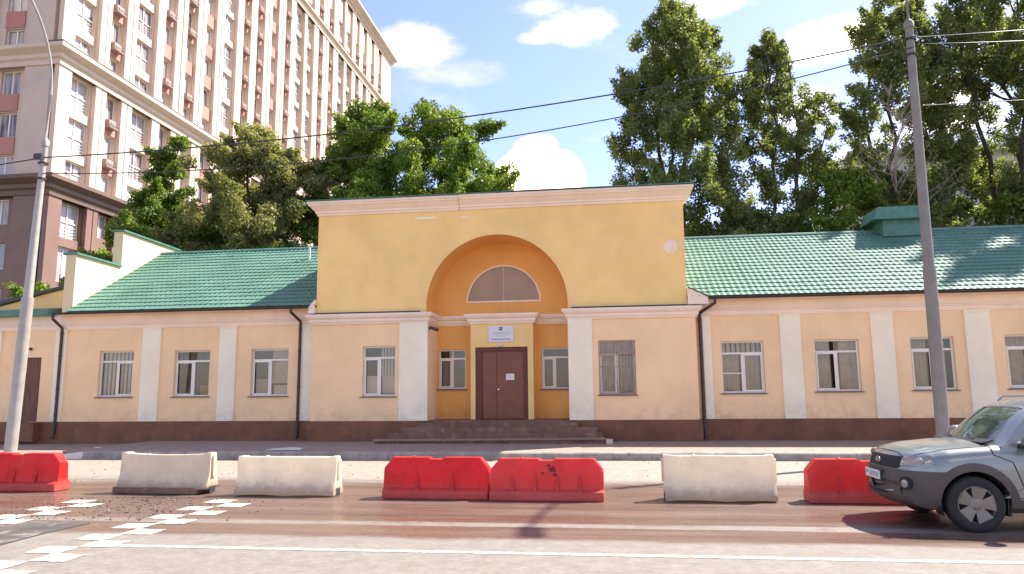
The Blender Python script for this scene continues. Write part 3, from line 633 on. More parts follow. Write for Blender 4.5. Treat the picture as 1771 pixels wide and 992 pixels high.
# roofs -------------------------------------------------------
def tiles(x0, x1, ye, ze, yr, zr, nstep=18, dx=.025, wave=.195):
    """pressed metal tile sheet: sideways waves and a step at every course, real relief"""
    nx = int((x1-x0)/dx); L_ = math.hypot(yr-ye, zr-ze); uy, uz = (yr-ye)/L_, (zr-ze)/L_; ny, nz = -uz, uy
    if yr < ye: ny, nz = uz, -uy
    rows = []
    for j in range(nstep):
        for t, hgt in ((.0, .032), (.12, .034), (.55, .018), (.985, .002)): rows.append(((j+t)/nstep*L_, hgt))
    xs = x0+(x1-x0)*np.arange(nx+1)/nx; wv = .022*(.5+.5*np.cos(2*np.pi*xs/wave))
    s = np.array([r[0] for r in rows]); hh = np.array([r[1] for r in rows])
    hsel = hh[:, None]+wv[None, :]+.006*np.sin(xs*1.7+1)[None, :]*np.sin(s*1.9)[:, None]+.007*(((xs/1.17)%1) < .08)[None, :]; sj = s[:, None]-.03*np.cos(2*np.pi*xs/wave)[None, :]*1.0
    V = np.stack([np.broadcast_to(xs, hsel.shape), ye+sj*uy+hsel*ny*(1 if yr > ye else 1), ze+sj*uz+hsel*abs(nz)], -1).reshape(-1, 3)
    n, m_ = len(rows), nx+1; idx = np.arange(n*m_).reshape(n, m_)
    F = np.stack([idx[:-1, :-1], idx[:-1, 1:], idx[1:, 1:], idx[1:, :-1]], -1).reshape(-1, 4)
    me = bpy.data.meshes.new('tiles'); me.from_pydata(V.tolist(), [], F.tolist()); me.materials.append(M['tile']); me.shade_smooth(); me.set_sharp_from_angle(angle=R(50))
    return me
def roof(x0, x1, ye, ze, yr, zr, yb):
    base = MB().prism([(ye, ze-.05), (ye, ze), (yr, zr), (yb, ze), (yb, ze-.05)], 'x', x0, x1); r = bpart(base, 'roof', 'greentrim')
    o = bpy.data.objects.new('roof_tiles', tiles(x0, x1, ye, ze+.004, yr, zr+.004)); COL.objects.link(o); o.parent = r; o['kind'] = 'stuff'
    n = int((x1-x0)/2.0)
    for k in range(n):
        a, b = x0+(x1-x0)*k/n, x0+(x1-x0)*(k+1)/n
        MB().prism([(yr+.15*math.cos(t), zr-.03+.13*math.sin(t)) for t in [i*math.pi/8 for i in range(9)]], 'x', a+.005, b+.03 if k < n-1 else b).build('ridge_cap', M['greentrim'], r)
    return r
YE, ZEV, YR = 23.55, 4.76, 29.0
rl = roof(-19.34, -9.93, YE, ZEV, YR, 7.90, 34.5)
rr = roof(2.58, 24.0, YE, ZEV-.03, YR, 7.74, 34.5)
for a, b, dz in ((-19.75, -10.15, 0), (3.25, 24.0, -.03)):
    g = MB(); pr_ = [(.075*math.cos(t), .075*math.sin(t)) for t in [math.pi+i*math.pi/6 for i in range(7)]]
    g.prism([(YE-.05+p, ZEV-.01+dz+q) for p, q in pr_]+[(YE+.015, ZEV-.012+dz), (YE-.115, ZEV-.012+dz)], 'x', a, b); bpart(g, 'gutter', 'gutter')
    bpart(box(a, b, YE+.02, WG-.052, ZEV-.095+dz, ZEV-.055+dz), 'soffit', 'trim')
# wedge-shaped eave cheeks beside the portal block
for a, b in ((2.58, 3.22), (-10.15, -9.93)):
    mb = MB().prism([(a, 4.50), (b if a > 0 else a+.22, 4.50), (b, 4.72 if a > 0 else 4.98), (a, 5.02 if a > 0 else 4.72)], 'y', YE-.03, WG); bpart(mb, 'eave_cheek', 'trim')
mb = MB().tube([(2.60, YE-.05, 5.05), (3.24, YE-.05, 4.745)], .028, 6); bpart(mb, 'eave_edge', 'gutter')
# stepped gable parapet at the left end of the left roof
pp = [(23.90, 4.78), (23.90, 6.95), (26.40, 6.90), (26.40, 8.36), (31.2, 8.28), (31.2, 4.78)]
mb = MB().prism(pp, 'x', -19.76, -19.35); bpart(mb, 'gable_parapet', 'yellow')
for ya, yb, za, zb in ((23.84, 26.39, 6.952, 6.902), (26.34, 31.25, 8.362, 8.282)):
    mb = MB().prism([(ya, za), (yb, zb), (yb, zb+.07), (ya, za+.07)], 'x', -19.86, -19.27); bpart(mb, 'coping', 'greentrim')
# left extension roof
mb = MB(); mb.face([(-30, 24.3, 4.7), (-19.76, 24.3, 4.7), (-19.76, 24.3, 5.84), (-30, 24.3, 3.6)]) if False else mb.face([(-24.6, 24.3, 4.7), (-19.76, 24.3, 4.7), (-19.76, 24.3, 5.80)])
bpart(mb, 'gable_wall', 'ochre')
mb = MB().prism([(-25.0, 4.68), (-19.78, 5.80), (-19.78, 5.90), (-25.0, 4.80)], 'y', 24.15, 30); bpart(mb, 'lean_to_roof', 'darkgreen')
mb = MB().prism([(23.55, 4.68), (23.55, 4.90), (24.28, 5.02), (24.28, 4.68)], 'x', -30, -20.02); bpart(mb, 'fascia', 'greentrim')
dbm = MB()
for k in range(420):
    side = random.random() < .6; X_ = random.uniform(2.8, 20) if side else random.uniform(-19, -10.2); y_ = random.uniform(23.7, 28.8) if random.random() < .6 else 28.8-abs(random.gauss(0, .6))
    z_ = (ZEV-(.03 if side else 0))+((7.74 if side else 7.90)-(ZEV-(.03 if side else 0)))*(y_-YE)/(YR-YE)+.062; w_ = random.uniform(.02, .05); a_ = random.uniform(0, 3.14)
    dbm.face([(X_+w_*math.cos(a_), y_+w_*math.sin(a_)*.6, z_), (X_-w_*math.sin(a_)*.5, y_+w_*math.cos(a_)*.4, z_+.012), (X_-w_*math.cos(a_), y_-w_*math.sin(a_)*.6, z_-.002), (X_+w_*math.sin(a_)*.5, y_-w_*math.cos(a_)*.4, z_-.006)])
tag(dbm.build('fallen_leaves', M['woodold'], kind='stuff'), 'dry fallen leaves and twigs caught on the green tiled roofs', 'leaves')
# roof vent and white pipe
v = box(10.42, 11.9, 28.3, 29.3, 7.45, 8.10); vo = bpart(v, 'roof_vent', 'greentrim')
MB().prism([(10.02, 8.06), (12.02, 8.06), (11.86, 8.52), (10.2, 8.52)], 'y', 28.05, 29.55).build('vent_cap', M['greentrim'], vo)
bpart(MB().tube([(-12.02, 27.8, 7.05), (-12.02, 27.8, 7.72)], .045, 10), 'vent_pipe', 'lamp')
mb = MB().tube([(-12.02, 27.72, 7.2), (-11.8, 27.6, 7.08)], .02, 6); bpart(mb, 'pipe_stay', 'lamp')
# downpipes
def pipe(x, Y, zt, x2, label):
    pts = [(x, YE-.05, zt), (x, YE-.04, zt-.13), (x2, Y-.13, zt-.42), (x2, Y-.12, zt-.6), (x2, Y-.12, 1.0), (x2, Y-.16, .45), (x2, Y-.22, .28)]
    if x == x2: pts[2] = (x2, Y-.2, zt-.30)
    mb = MB().tube(pts, .05, 10); o = bpart(mb, 'downpipe', 'gutter', smooth=40, label=label)
    for z in (1.1, 2.0, 3.2, 4.0):
        mb = MB().tube([(x2, Y-.12, z), (x2, Y-.12, z+.05)], .06, 10); mb.box(x2-.015, x2+.015, Y-.12, Y, z+.01, z+.04); mb.build('pipe_bracket', M['gutter'], o)
    return o
pipe(-19.78, WG, 4.66, -19.72, 'dark brown downpipe left of the first window'); pipe(-10.78, WG, 4.70, -10.60, 'dark brown downpipe left of the portal block'); pipe(3.42, WG, 4.66, 2.97, 'dark brown downpipe right of the portal block, bent at its top')

# ------------------------------------------------------------------ steps, plaque and small things
st = empty('entrance_steps', (-3.8, 23.2, .2), 0, 'wide worn brown concrete steps leading up to the arched entrance', 'steps')
def spart(mb, name='step', m='step', **k):
    o = mb.build(name, M[m], st, **k); o.matrix_parent_inverse = Matrix.Translation((3.8, -23.2, -.2)); return o
spart(box(-5.995, -1.265, 23.45, 25.095, .19, .862), 'landing'); 
for a, b, y0, y1, z in ((-6.3, -1.0, 23.28, 23.448, .80), (-6.7, -.40, 23.02, 23.278, .66), (-7.05, -.22, 22.76, 23.018, .50), (-7.40, -.02, 22.50, 22.758, .345)):
    spart(box(a, b, y0, y1, .19, z), bevel=.015)
for a, b in ((-7.5, -6.92), (-.28, 0.0)): pass
pk = MB(); pk.T = Matrix.Translation((-3.75, 22.46, .2)) @ Matrix.Rotation(R(.3), 4, 'Z') @ Matrix.Rotation(R(-.35), 4, 'Y')
pk.box(-3.65, 3.60, -.05, .04, .10, .16); pko = pk.build('plank', M['plank'])
tag(pko, 'long weathered plank lying along the foot of the entrance steps', 'plank')
pe = box(-.13, .07, 22.42, 22.50, .20, .34); tag(pe.build('wooden_block', M['palewood']), 'pale wooden block at the right end of the plank by the steps', 'block')
sg = empty('wall_sign', (-3.62, PY, 3.75), 0, 'white plaque with a small crest and lines of small print above the brown entrance door', 'sign')
def sp(mb, name, m, par=None): 
    o = mb.build(name, M[m], par or sg); o.matrix_parent_inverse = Matrix.Translation((3.62, -PY, -3.75)); return o
plq = box(-4.05, -3.19, PY-.035, PY-.003, 3.475, 4.02); sp(plq, 'plaque', 'plaque')
em = MB(); em.prism([(-3.685, 3.985), (-3.565, 3.985), (-3.565, 3.90), (-3.595, 3.865), (-3.625, 3.85), (-3.655, 3.865), (-3.685, 3.90)], 'y', PY-.040, PY-.0352); sp(em, 'crest', 'print')
em = MB().box(-3.66, -3.59, PY-.043, PY-.0402, 3.925, 3.950); sp(em, 'crest_detail', 'plaque')
tx = MB()
for z, wd, hh in ((3.80, .52, .014), (3.765, .60, .014), (3.73, .56, .014), (3.66, .34, .016)):
    x = -3.62-wd/2
    while x < -3.62+wd/2: q = random.uniform(.010, .018); tx.box(x, x+q, PY-.038, PY-.0353, z, z+hh*random.choice((1, 1, .75))); x += q+.008
sp(tx, 'small_print', 'printgrey')
tx = MB(); x = -3.97
while x < -3.28: q = random.uniform(.014, .026); tx.box(x, x+q, PY-.038, PY-.0353, 3.55, 3.55+.030*random.choice((1, 1, .8))); x += q+.009
sp(tx, 'large_print', 'print')
nb = box(-3.47, -3.19, Yd+.026, Yd+.031, 2.18, 2.39); no = nb.build('paper_notice', M['paper']); tag(no, 'pale paper notice taped to the right leaf of the brown entrance door', 'notice')
tx = MB()
for z in (2.34, 2.31, 2.28, 2.25, 2.22): tx.box(-3.44, -3.22-random.uniform(0, .06), Yd+.0245, Yd+.0258, z, z+.007)
tx.build('print', M['printgrey'], no)
lm = MB().lathe([(.02, 3.42), (.05, 3.41), (.07, 3.37), (.06, 3.33), (.02, 3.31)], 14, 'z', (-3.64, PY-.07, 0)); lm.box(-3.655, -3.625, PY-.07, PY-.002, 3.37, 3.40)
tag(lm.build('entrance_light', M['lamp'], smooth=40), 'small white lamp just above the entrance door', 'lamp')
sc = MB().box(-5.94, -5.90, PV+.02, PV+.08, 3.86, 3.98); sc.T = Matrix.Translation((-5.86, PV-.05, 3.93)) @ Matrix.Rotation(R(20), 4, 'Y'); sc.box(-.02, .26, -.06, .06, -.055, .055); sc.tube([(.24, 0, 0), (.27, 0, 0)], .05, 10)
tag(sc.build('security_camera', M['blackplastic']), 'small dark security camera on the white pilaster left of the arch', 'security camera')
sc = MB(); sc.T = Matrix.Translation((-9.2, 19.95, .2)) @ Matrix.Rotation(.1, 4, 'Z'); sc.prism([(-.55, .01), (.5, .01), (.55, .05), (.2, .075), (-.3, .05)], 'y', -.12, .12)
tag(sc.build('board_scrap', M['scrap']), 'pale scrap of board lying on the pavement edge left of the steps', 'scrap')

# ------------------------------------------------------------------ water filled barriers
def barrier(x0, x1, Y, h, rz, m, name, label, red=True, group=None, ribs=4, sag=0, seed=0):
    rd = random.Random(seed); Lh = (x1-x0)/2; mb = MB(); n = 40
    root = empty(name, ((x0+x1)/2, Y, 0), rz, label, 'barrier', group)
    def top(x):
        e = Lh-abs(x)
        if red:
            z = h if e > .15 else h-.17+.17*e/.15
            if abs(x) < .10: z -= .03
            elif abs(x) < .14: z -= .03*(.14-abs(x))/.04
            return z
        return h + (.012 if e < .12 else -sag*(1-(x/Lh)**2))
    def zb(x): return (.012 if not sag else .11+.012*math.sin(7*x))+(0 if red else .02*abs(math.sin(3.2*x+seed)))
    if red: sec = lambda t, b: [(-.24, b), (-.25, .10), (-.235, .145), (-.165, .185), (-.145, .30), (-.125, .48), (-.115, t-.03), (-.10, t), (.10, t), (.115, t-.03), (.125, .48), (.145, .30), (.165, .185), (.235, .145), (.25, .10), (.24, b)]
    else: sec = lambda t, b: [(-.245, b), (-.25, .09), (-.235, .12), (-.19, .20), (-.135, .34), (-.11, .50), (-.10, t-.02), (-.085, t), (.085, t), (.10, t-.02), (.11, .50), (.135, .34), (.19, .20), (.235, .12), (.25, .09), (.245, b)]
    xs = sorted(set([-Lh, -Lh+.02, -Lh+.15, Lh-.15, Lh-.02, Lh, -.14, -.10, .10, .14]+[-Lh+2*Lh*k/n for k in range(n+1)]))
    rows = []
    for x in xs:
        t = top(x); w = 1.0
        e = Lh-abs(x); w = .90+.10*min(1, e/.04)
        row = []
        for (y, z) in sec(t, zb(x)):
            z = min(z, t); bul = rd.uniform(-.0025, .0025)+ .008*math.sin(x*4.3+seed)*math.sin(z*7)
            row.append(mb._p((x, y*w+(bul if y > 0 else -bul), z)))
        rows.append(row)
    k = len(rows[0])
    for a, b in zip(rows, rows[1:]):
        for j in range(k): mb.f.append([a[j], a[(j+1) % k], b[(j+1) % k], b[j]])
    mb.f.append(rows[0]); mb.f.append(rows[-1][::-1])
    body = mb.build('body', m, root, smooth=38)
    if sag: box(-Lh-.03, Lh-.16, -.262, .262, .006, .118).build('foot', M['step'], root, bevel=.01)
    if ribs:
        for q in range(ribs):
            xr = -Lh+2*Lh*(q+1)/(ribs+1)
            for s_ in (-1, 1):
                r_ = MB().prism([(s_*.24, .13), (s_*.15, .14), (s_*.125, .44), (s_*.165, .30)], 'x', xr-.028, xr+.028); r_.build('rib', m, root)
    cap = MB().lathe([(.035, h-.02 if red else h-sag-.02), (.035, h+.012 if red else h-sag+.012), (.025, h+.02 if red else h-sag+.02)], 12, 'z', (-Lh*.45, 0, 0)); cap.build('filler_cap', M['redfaded'] if red else M['greyplastic'], root)
    if not red:                                            # connecting lug and slot at each end
        for s_ in (-1, 1):
            mb = MB().box(s_*(Lh+.001) if s_ > 0 else -Lh-.035, s_*(Lh+.035) if s_ > 0 else -Lh-.001, -.05, .05, .30, h-.05); mb.build('end_lug', m, root)
            mb = MB().box(min(s_*(Lh-.03), s_*(Lh+.004)), max(s_*(Lh-.03), s_*(Lh+.004)), -.09, .09, .015, .13); mb.build('fork_slot', M['seam'], root)
    return root
g1, g2 = 'red plastic road barriers', 'white plastic road barriers'
barrier(-12.25, -10.44, 12.98, .70, R(1), M['redplastic'], 'road_barrier', 'glossy red plastic barrier at the far left, in front of the pole', True, g1, 3, seed=1)
barrier(-9.10, -7.28, 12.86, .72, R(-2), M['greyplastic'], 'road_barrier', 'grimy dented white plastic barrier with a sagging top, leftmost white one', False, g2, 0, .035, seed=2)
barrier(-6.68, -4.82, 12.70, .67, R(-.7), M['whiteplastic'], 'road_barrier', 'clean white plastic barrier between the grimy one and the red pair', False, g2, 0, .0, seed=3)
barrier(-3.90, -2.06, 12.54, .68, R(-1.2), M['redplastic'], 'road_barrier', 'bright glossy red barrier, left one of the touching red pair', True, g1, 2, seed=4)
barrier(-2.02, -.13, 12.46, .67, R(-1.2), M['redfaded'], 'road_barrier', 'faded red barrier with black smudges, right one of the touching red pair', True, g1, 4, seed=5)
w3 = barrier(.86, 2.62, 12.54, .72, R(0), M['whiteplastic'], 'road_barrier', 'tall cream-white barrier alone between the red pair and the car', False, g2, 0, .0, seed=6)
fadd = [o_ for o_ in bpy.data.objects if o_.name.startswith('road_barrier') and 'smudges' in o_.get('label', '')][0]
for cx, cz, rr_ in ((.10, .50, .055), (.04, .56, .03), (-.06, .44, .022), (.14, .42, .03)):
    mb = MB(); mb.face([(cx+rr_*1.2*math.cos(a)*random.uniform(.6, 1.15), -.130-.10*(.5-cz)-.004, cz+rr_*math.sin(a)*random.uniform(.6, 1.15)) for a in [i*math.pi/8 for i in range(16)]]); mb.build('smudge', M['smudge'], fadd)
barrier(3.11, 4.98, 12.52, .67, R(.3), M['redfaded'], 'road_barrier', 'red barrier with deep ribs, partly hidden behind the car', True, g1, 3, seed=7)

# ------------------------------------------------------------------ street lamp columns and cables
def gooseneck(x, y, z, side, reach, rise, lean=(0, 0)):
    pts = []
    for k in range(15):
        a = k/14*math.pi*.47; pts.append((x+lean[0]*k/14, y-reach*(1-math.cos(a))/(1-math.cos(math.pi*.47)), z+rise*math.sin(a)))
    return pts
def lamp_post(x, y, z0, segs, arm0, reach, rise, m, label, tilt, band):
    root = empty('street_lamp', (x, y, z0), 0, label, 'street lamp', 'street lamps on the far pavement'); root.rotation_euler = tilt
    (ra, za), (rb, zb_), (rc, zc) = segs
    MB().lathe([(ra, 0), (ra*.97, za-z0)], 20).build('lower_column', m, root, smooth=40)
    MB().lathe([(rb*1.03, za-z0+.002), (rb, za-z0+.03), (rc, zb_-z0)], 20).build('upper_column', m, root, smooth=40)
    MB().lathe([(rc*1.25, zb_-z0-.05), (rc*1.25, zb_-z0+.12), (arm0*1.3, zb_-z0+.2)], 16).build('collar', m, root, smooth=40)
    pts = [(0, 0, zb_-z0+.1), (0, 0, zc-z0)]+gooseneck(0, 0, zc-z0, 0, reach, rise)[1:]
    MB().tube(pts, [arm0]*2+[arm0*.9]*(len(pts)-2), 10).build('arm', m, root, smooth=40)
    e = pts[-1]
    hd = MB(); hd.T = Matrix.Translation(e) @ Matrix.Rotation(R(8), 4, 'X'); hd.prism([(-.15, .03), (.05, .06), (.0, -.06), (-.7, -.08), (-.78, -.03), (-.6, .05)], 'x', -.16, .16)
    hd.build('lamp_head', m, root, bevel=.02)
    for z in band: MB().lathe([(rb*1.12, z-z0), (rb*1.12, z-z0+.05)], 16).build('cable_clamp', M['gutter'], root)
    return root
lamp_post(-17.56, 19.65, .10, [(.170, 4.75), (.130, 9.57), (.09, 11.2)], .042, 3.0, 3.4, M['pole'], 'pale grey street lamp column with curved arm in front of the tall tower, left', (R(0), R(1.7), 0), (8.95, 8.45))
lamp_post(8.36, 19.95, .2, [(.160, 4.9), (.132, 11.6), (.10, 12.3)], .045, 3.1, 1.15, M['polegrey'], 'grey street lamp column carrying cables behind the silver car, right', (R(.2), R(.4), 0), (11.2, 10.75))
def cable(a, b, sag, r, label, m='cable', n=40):
    pts = [(a[0]+(b[0]-a[0])*t, a[1]+(b[1]-a[1])*t, a[2]+(b[2]-a[2])*t-4*sag*t*(1-t)) for t in [k/n for k in range(n+1)]]
    o = MB().tube(pts, r, 6).build('overhead_cable', M[m], smooth=60); return tag(o, label, 'cable', 'overhead cables')
PR1, PR2 = (8.45, 19.8, 11.25), (8.45, 19.8, 10.95)
CAB = [((-17.27, 19.6, 9.14), PR1, .55, .020, 'upper thick black cable strung between the two lamp columns'),
       ((-17.29, 19.6, 8.63), PR2, .95, .016, 'lower thinner black cable strung between the two lamp columns'),
       ((-40, 20.5, 9.1), (-17.27, 19.6, 9.14), .5, .02, 'black cable running off left from the left lamp column'),
       ((8.6, 19.85, 11.25), (34, 19.0, 13.0), .6, .014, 'sunlit cable running off right from the top of the right column'),
       ((8.6, 19.85, 11.05), (34, 18.0, 11.3), .6, .012, 'second sunlit cable running off right, just below the topmost'),
       ((8.6, 19.85, 9.3), (34, 19.0, 10.0), .3, .011, 'lowest thin cable running off right across the trees')]
for c in CAB: cable(*c)
cl = MB().box(-17.45, -17.20, 19.42, 19.50, 9.04, 9.22); tag(cl.build('cable_joint_box', M['blackplastic']), 'small black junction box on the left lamp column', 'box')

# ------------------------------------------------------------------ apartment tower
U = 42.4; TX = -.8657*U; TY = U
T = empty('apartment_tower', (TX, TY, 0), 0, 'tall beige and pink apartment tower with dark brown base and rows of windows, left background', 'tower')
TI = Matrix.Translation((-TX, -TY, 0))
def tpart(mb, name, m, **k):
    o = mb.build(name, M[m], T, **k); o.matrix_parent_inverse = TI; return o
PS = lambda u, n, z: (TX-.35+n, TY+u, z)           # long side, n towards +X
PF = lambda u, n, z: (TX-u, TY+.35-n, z)           # short front side, n towards -Y
wide = [(1.028, 1.083), (1.184, 1.239), (1.487, 1.538), (1.863, 1.917), (1.940, 1.986), (2.187, 2.238), (2.263, 2.313)]
narrow = [(1.115, 1.150), (1.267, 1.300), (1.342, 1.374), (1.572, 1.603), (1.639, 1.674), (1.797, 1.826), (2.025, 2.055), (2.107, 2.143), (2.352, 2.385), (2.430, 2.465), (2.518, 2.552), (2.606, 2.640)]
plainb = [(1.412, 1.449), (1.718, 1.752)]
bays = sorted([(a, b, 'w') for a, b in wide]+[(a, b, 'n') for a, b in narrow]+[(a, b, 'p') for a, b in plainb])
zk = lambda k: 12.0+3.08*k
bands = [(15.1, 16.4), (24.3, 25.6), (49.5, 50.5), (58.8, 60.4)]
def zspan(k, kind):
    z1 = zk(k)-.05; z0 = z1-(2.45 if kind == 'w' else 1.75)
    for a, b in bands:
        if z0 < b+.15 and z1 > a: z0 = b+.2
    return z0, z1
def holes(bl, ks, sc=1.0, off=1.0):
    hs = []
    for a, b, kd in bl:
        for k in ks:
            z0, z1 = zspan(k, kd)
            if z1-z0 > .8: hs.append(((a-off)*U, (b-off)*U, z0, z1, kd, k))
    return hs
HS = holes(bays, range(-1, 15)); UL = (2.765-1)*U
def seg(z0, z1, hs): return [h[:4] for h in hs if h[2] >= z0 and h[3] <= z1]
frontb = [(.012+.078, .044+.078, 'p'), (.20, .235, 'p'), (.28, .33, 'w')]
HF = holes([(a, b, 'p') for a, b in ((.076, .111), (.165, .20), (.255, .29))], range(-1, 15), off=0)
for (z0, z1, m) in ((0, 15.1, 'tbrown'), (16.4, 59.0, 'tcream')):
    mb = MB(); panel(mb, .35, UL, z0, z1, seg(z0, z1, HS), P=PS, depth=.3); tpart(mb, 'wall', m)
    mb = MB(); panel(mb, .0, .36*U, z0, z1, seg(z0, z1, HF), P=PF, depth=.3); tpart(mb, 'wall', 'tbrown' if z0 == 0 else 'tcream_shade')
mb = MB(); mb.face([PS(UL, 0, 0), PS(UL, -15, 0), PS(UL, -15, 59), PS(UL, 0, 59)]); mb.face([(TX-.35, TY, 60.3), (TX-.36*U, TY, 60.3), (TX-.36*U, TY+UL, 60.3), (TX-.35, TY+UL, 60.3)])
mb.face([PS(0.4, -15, 0), PS(UL, -15, 0), PS(UL, -15, 59), PS(0.4, -15, 59)]); tpart(mb, 'wall', 'tcream')
# pilasters between the bays
edges = [(0, (1.028-1)*U)]
for (a, b, _), (c, d, _) in zip(bays, bays[1:]):
    g_ = (c-b)*U
    if g_ > 1.3: edges += [((b-1)*U+.12, (b-1)*U+.12+min(.95, g_*.42)), ((c-1)*U-.12-min(.75, g_*.34), (c-1)*U-.12)]
    else: edges.append(((b-1)*U+.10, (c-1)*U-.10))
edges.append(((2.645-1)*U, UL))
for a, b in edges:
    for z0, z1, m in ((0, 15.1, 'tbrown'), (16.4, 24.3, 'tcream'), (25.6, 49.5, 'tcream'), (50.5, 58.8, 'tcream')):
        mb = MB(); P0 = [PS(a, .0, z0), PS(b, .0, z0), PS(b, .36 if b < 2 else .35, z0), PS(a, .36 if b < 2 else .35, z0)]
        x_0, x_1 = TX-.35, TX+(.01 if b < 2 else 0); mb.box(x_0, x_1, TY+a, TY+b, z0, z1); tpart(mb, 'pilaster', m)
for a, b in ((.015, .062), (.126, .15), (.215, .24), (.305, .36)):
    for z0, z1, m in ((0, 15.1, 'tbrown'), (16.4, 24.3, 'tcream_shade'), (25.6, 49.5, 'tcream_shade'), (50.5, 58.8, 'tcream_shade')):
        tpart(MB().box(TX-b*U, TX-a*U-.03, TY, TY+.35, z0, z1), 'pilaster', m)
# terracotta spandrels of narrow bays
for a, b, kd in bays:
    if kd == 'w': continue
    for k in range(-1, 15):
        z0, z1 = zspan(k, kd)
        lo = zk(k-1)+.02
        if k == 2: lo = 16.45
        if k in (1, 5, 13) : continue
        if z0-.08 > lo: tpart(box(TX-.36, TX-.27, TY+(a-1)*U, TY+(b-1)*U, lo, z0-.05), 'spandrel', 'tpink')
for a, b in ((.076, .111), (.165, .20), (.255, .29)):
    for k in list(range(2, 5))+list(range(6, 15)):
        z0, z1 = zspan(k, 'p'); lo = zk(k-1)+.02 if k not in (2,) else 16.45
        tpart(box(TX-b*U, TX-a*U, TY+.26, TY+.36, lo, z0-.05), 'spandrel', 'tpink')
# cornices wrap the corner
for (a, b), m, pj in zip(bands, ('tbrownd', 'tcream', 'tcream', 'tcream'), (.7, .7, .5, 1.0)):
    h_ = b-a; pr_ = [(0, a), (.1, a), (.12, a+.25*h_), (.4*pj, a+.35*h_), (.4*pj, a+.55*h_), (.9*pj, a+.75*h_), (pj, a+.8*h_), (pj, b), (-.5, b+.02), (-.5, a)]
    mb = MB().sweep([(TX-.36*U, TY), (TX, TY), (TX, TY+UL), (TX-3, TY+UL)], pr_); tpart(mb, 'cornice', m)
    if m == 'tcream' and pj < 1: tpart(MB().box(TX-.5, TX+pj*.98+.03, TY-pj, TY+UL+.3, b+.025, b+.12), 'cornice_flashing', 'tbrownd')
# windows of the tower: one mesh per kind, shared
def twin(w_, h_, wideb):
    f = MB(); t = .07
    f.box(0, t, 0, .1, 0, h_); f.box(w_-t, w_, 0, .1, 0, h_); f.box(t, w_-t, 0, .1, 0, t); f.box(t, w_-t, 0, .1, h_-t, h_)
    xm = w_*(.55 if wideb else .5); f.box(xm-.05, xm+.05, .0, .1, t, h_-t)
    if wideb:
        f.box(t, w_-t, -.02, .09, h_*.46, h_*.46+.08); f.box(w_*.27, w_*.27+.05, 0, .09, t, h_-t)
        for k in range(4): f.box(t, w_-t, -.05, -.03, h_*(.08+.09*k), h_*(.08+.09*k)+.02)
    p = MB().box(t*.5, w_-t*.5, .05, .06, t*.5, h_-t*.5)
    return f.mesh('window', M['upvc']), p.mesh('pane', M['tglass'])
cache = {}
def cproj(p):
    v = cam.matrix_world.inverted() @ Vector(p); return (885.5+1250*v.x/-v.z, 496-1250*v.y/-v.z)
rest = MB(); cnt = 0
def put_window(h, side):
    global cnt
    u0, u1, z0, z1, kd, k = h; key = (round(u1-u0, 1), round(z1-z0, 2), kd == 'w')
    if side: base = Matrix.Translation((TX-.35-.22, TY+u0, z0)) @ Matrix.Rotation(R(90), 4, 'Z'); c = (TX, TY+u0, z0)
    else: base = Matrix.Translation((TX-u1, TY+.35+.2, z0)); c = (TX-u1, TY, z0)
    x, y = cproj(c)
    if not (-60 < y < 470 and x > -120):
        rest.T = base; w_, h_ = u1-u0, z1-z0
        rest.box(0, .07, 0, .1, 0, h_); rest.box(w_-.07, w_, 0, .1, 0, h_); rest.box(.07, w_-.07, 0, .1, 0, .07); rest.box(.07, w_-.07, 0, .1, h_-.07, h_); rest.box(w_/2-.04, w_/2+.04, .01, .1, .07, h_-.07); rest.T = None
        return 'rest'
    if key not in cache: cache[key] = twin(u1-u0, z1-z0, kd == 'w')
    f, p = cache[key]; cnt += 1
    o = bpy.data.objects.new('window', f); COL.objects.link(o); o.parent = T; o.matrix_parent_inverse = TI; o.matrix_basis = base
    if u1-u0 != key[0]: o.scale.x = (u1-u0)/(u1-u0)
    q = bpy.data.objects.new('pane', p); COL.objects.link(q); q.parent = o
    return 'ok'
gl = MB()
for h in HS:
    if put_window(h, True) == 'rest': gl.box(TX-.35-.28, TX-.35-.27, TY+h[0], TY+h[1], h[2], h[3])
for h in HF:
    if put_window(h, False) == 'rest': gl.box(TX-h[1], TX-h[0], TY+.61, TY+.62, h[2], h[3])
if rest.v:
    tpart(rest, 'window_frames', 'upvc', kind='stuff'); tpart(gl, 'window_glazing', 'tglass', kind='stuff')
print('tower windows', cnt)
# air conditioners hung under the narrow windows
am = MB().box(0, .34, 0, .78, .10, .62); am.box(-.02, .50, -.10, .88, -.02, .05); am.lathe([(.20, .34), (.20, .365), (.07, .375)], 14, 'x', (0, .34, .36))
for k in range(7): am.box(.46, .50, -.10+.16*k, -.08+.16*k, .05, .30)
am.box(.46, .50, -.10, .88, .30, .34); amesh = am.mesh('air_conditioner', M['ac']); na = 0
for a, b, kd in bays:
    if kd != 'n': continue
    for k in range(0, 15):
        if k in (1, 2, 5, 13): continue
        z0, z1 = zspan(k, 'n'); p = (TX-.26, TY+(a-1)*U+.25, z0-.82); x, y = cproj(p)
        if -60 < y < 470 and random.random() < .93:
            o = bpy.data.objects.new('air_conditioner', amesh); COL.objects.link(o); o.parent = T; o.matrix_parent_inverse = TI; o.location = p; na += 1
print('acs', na)
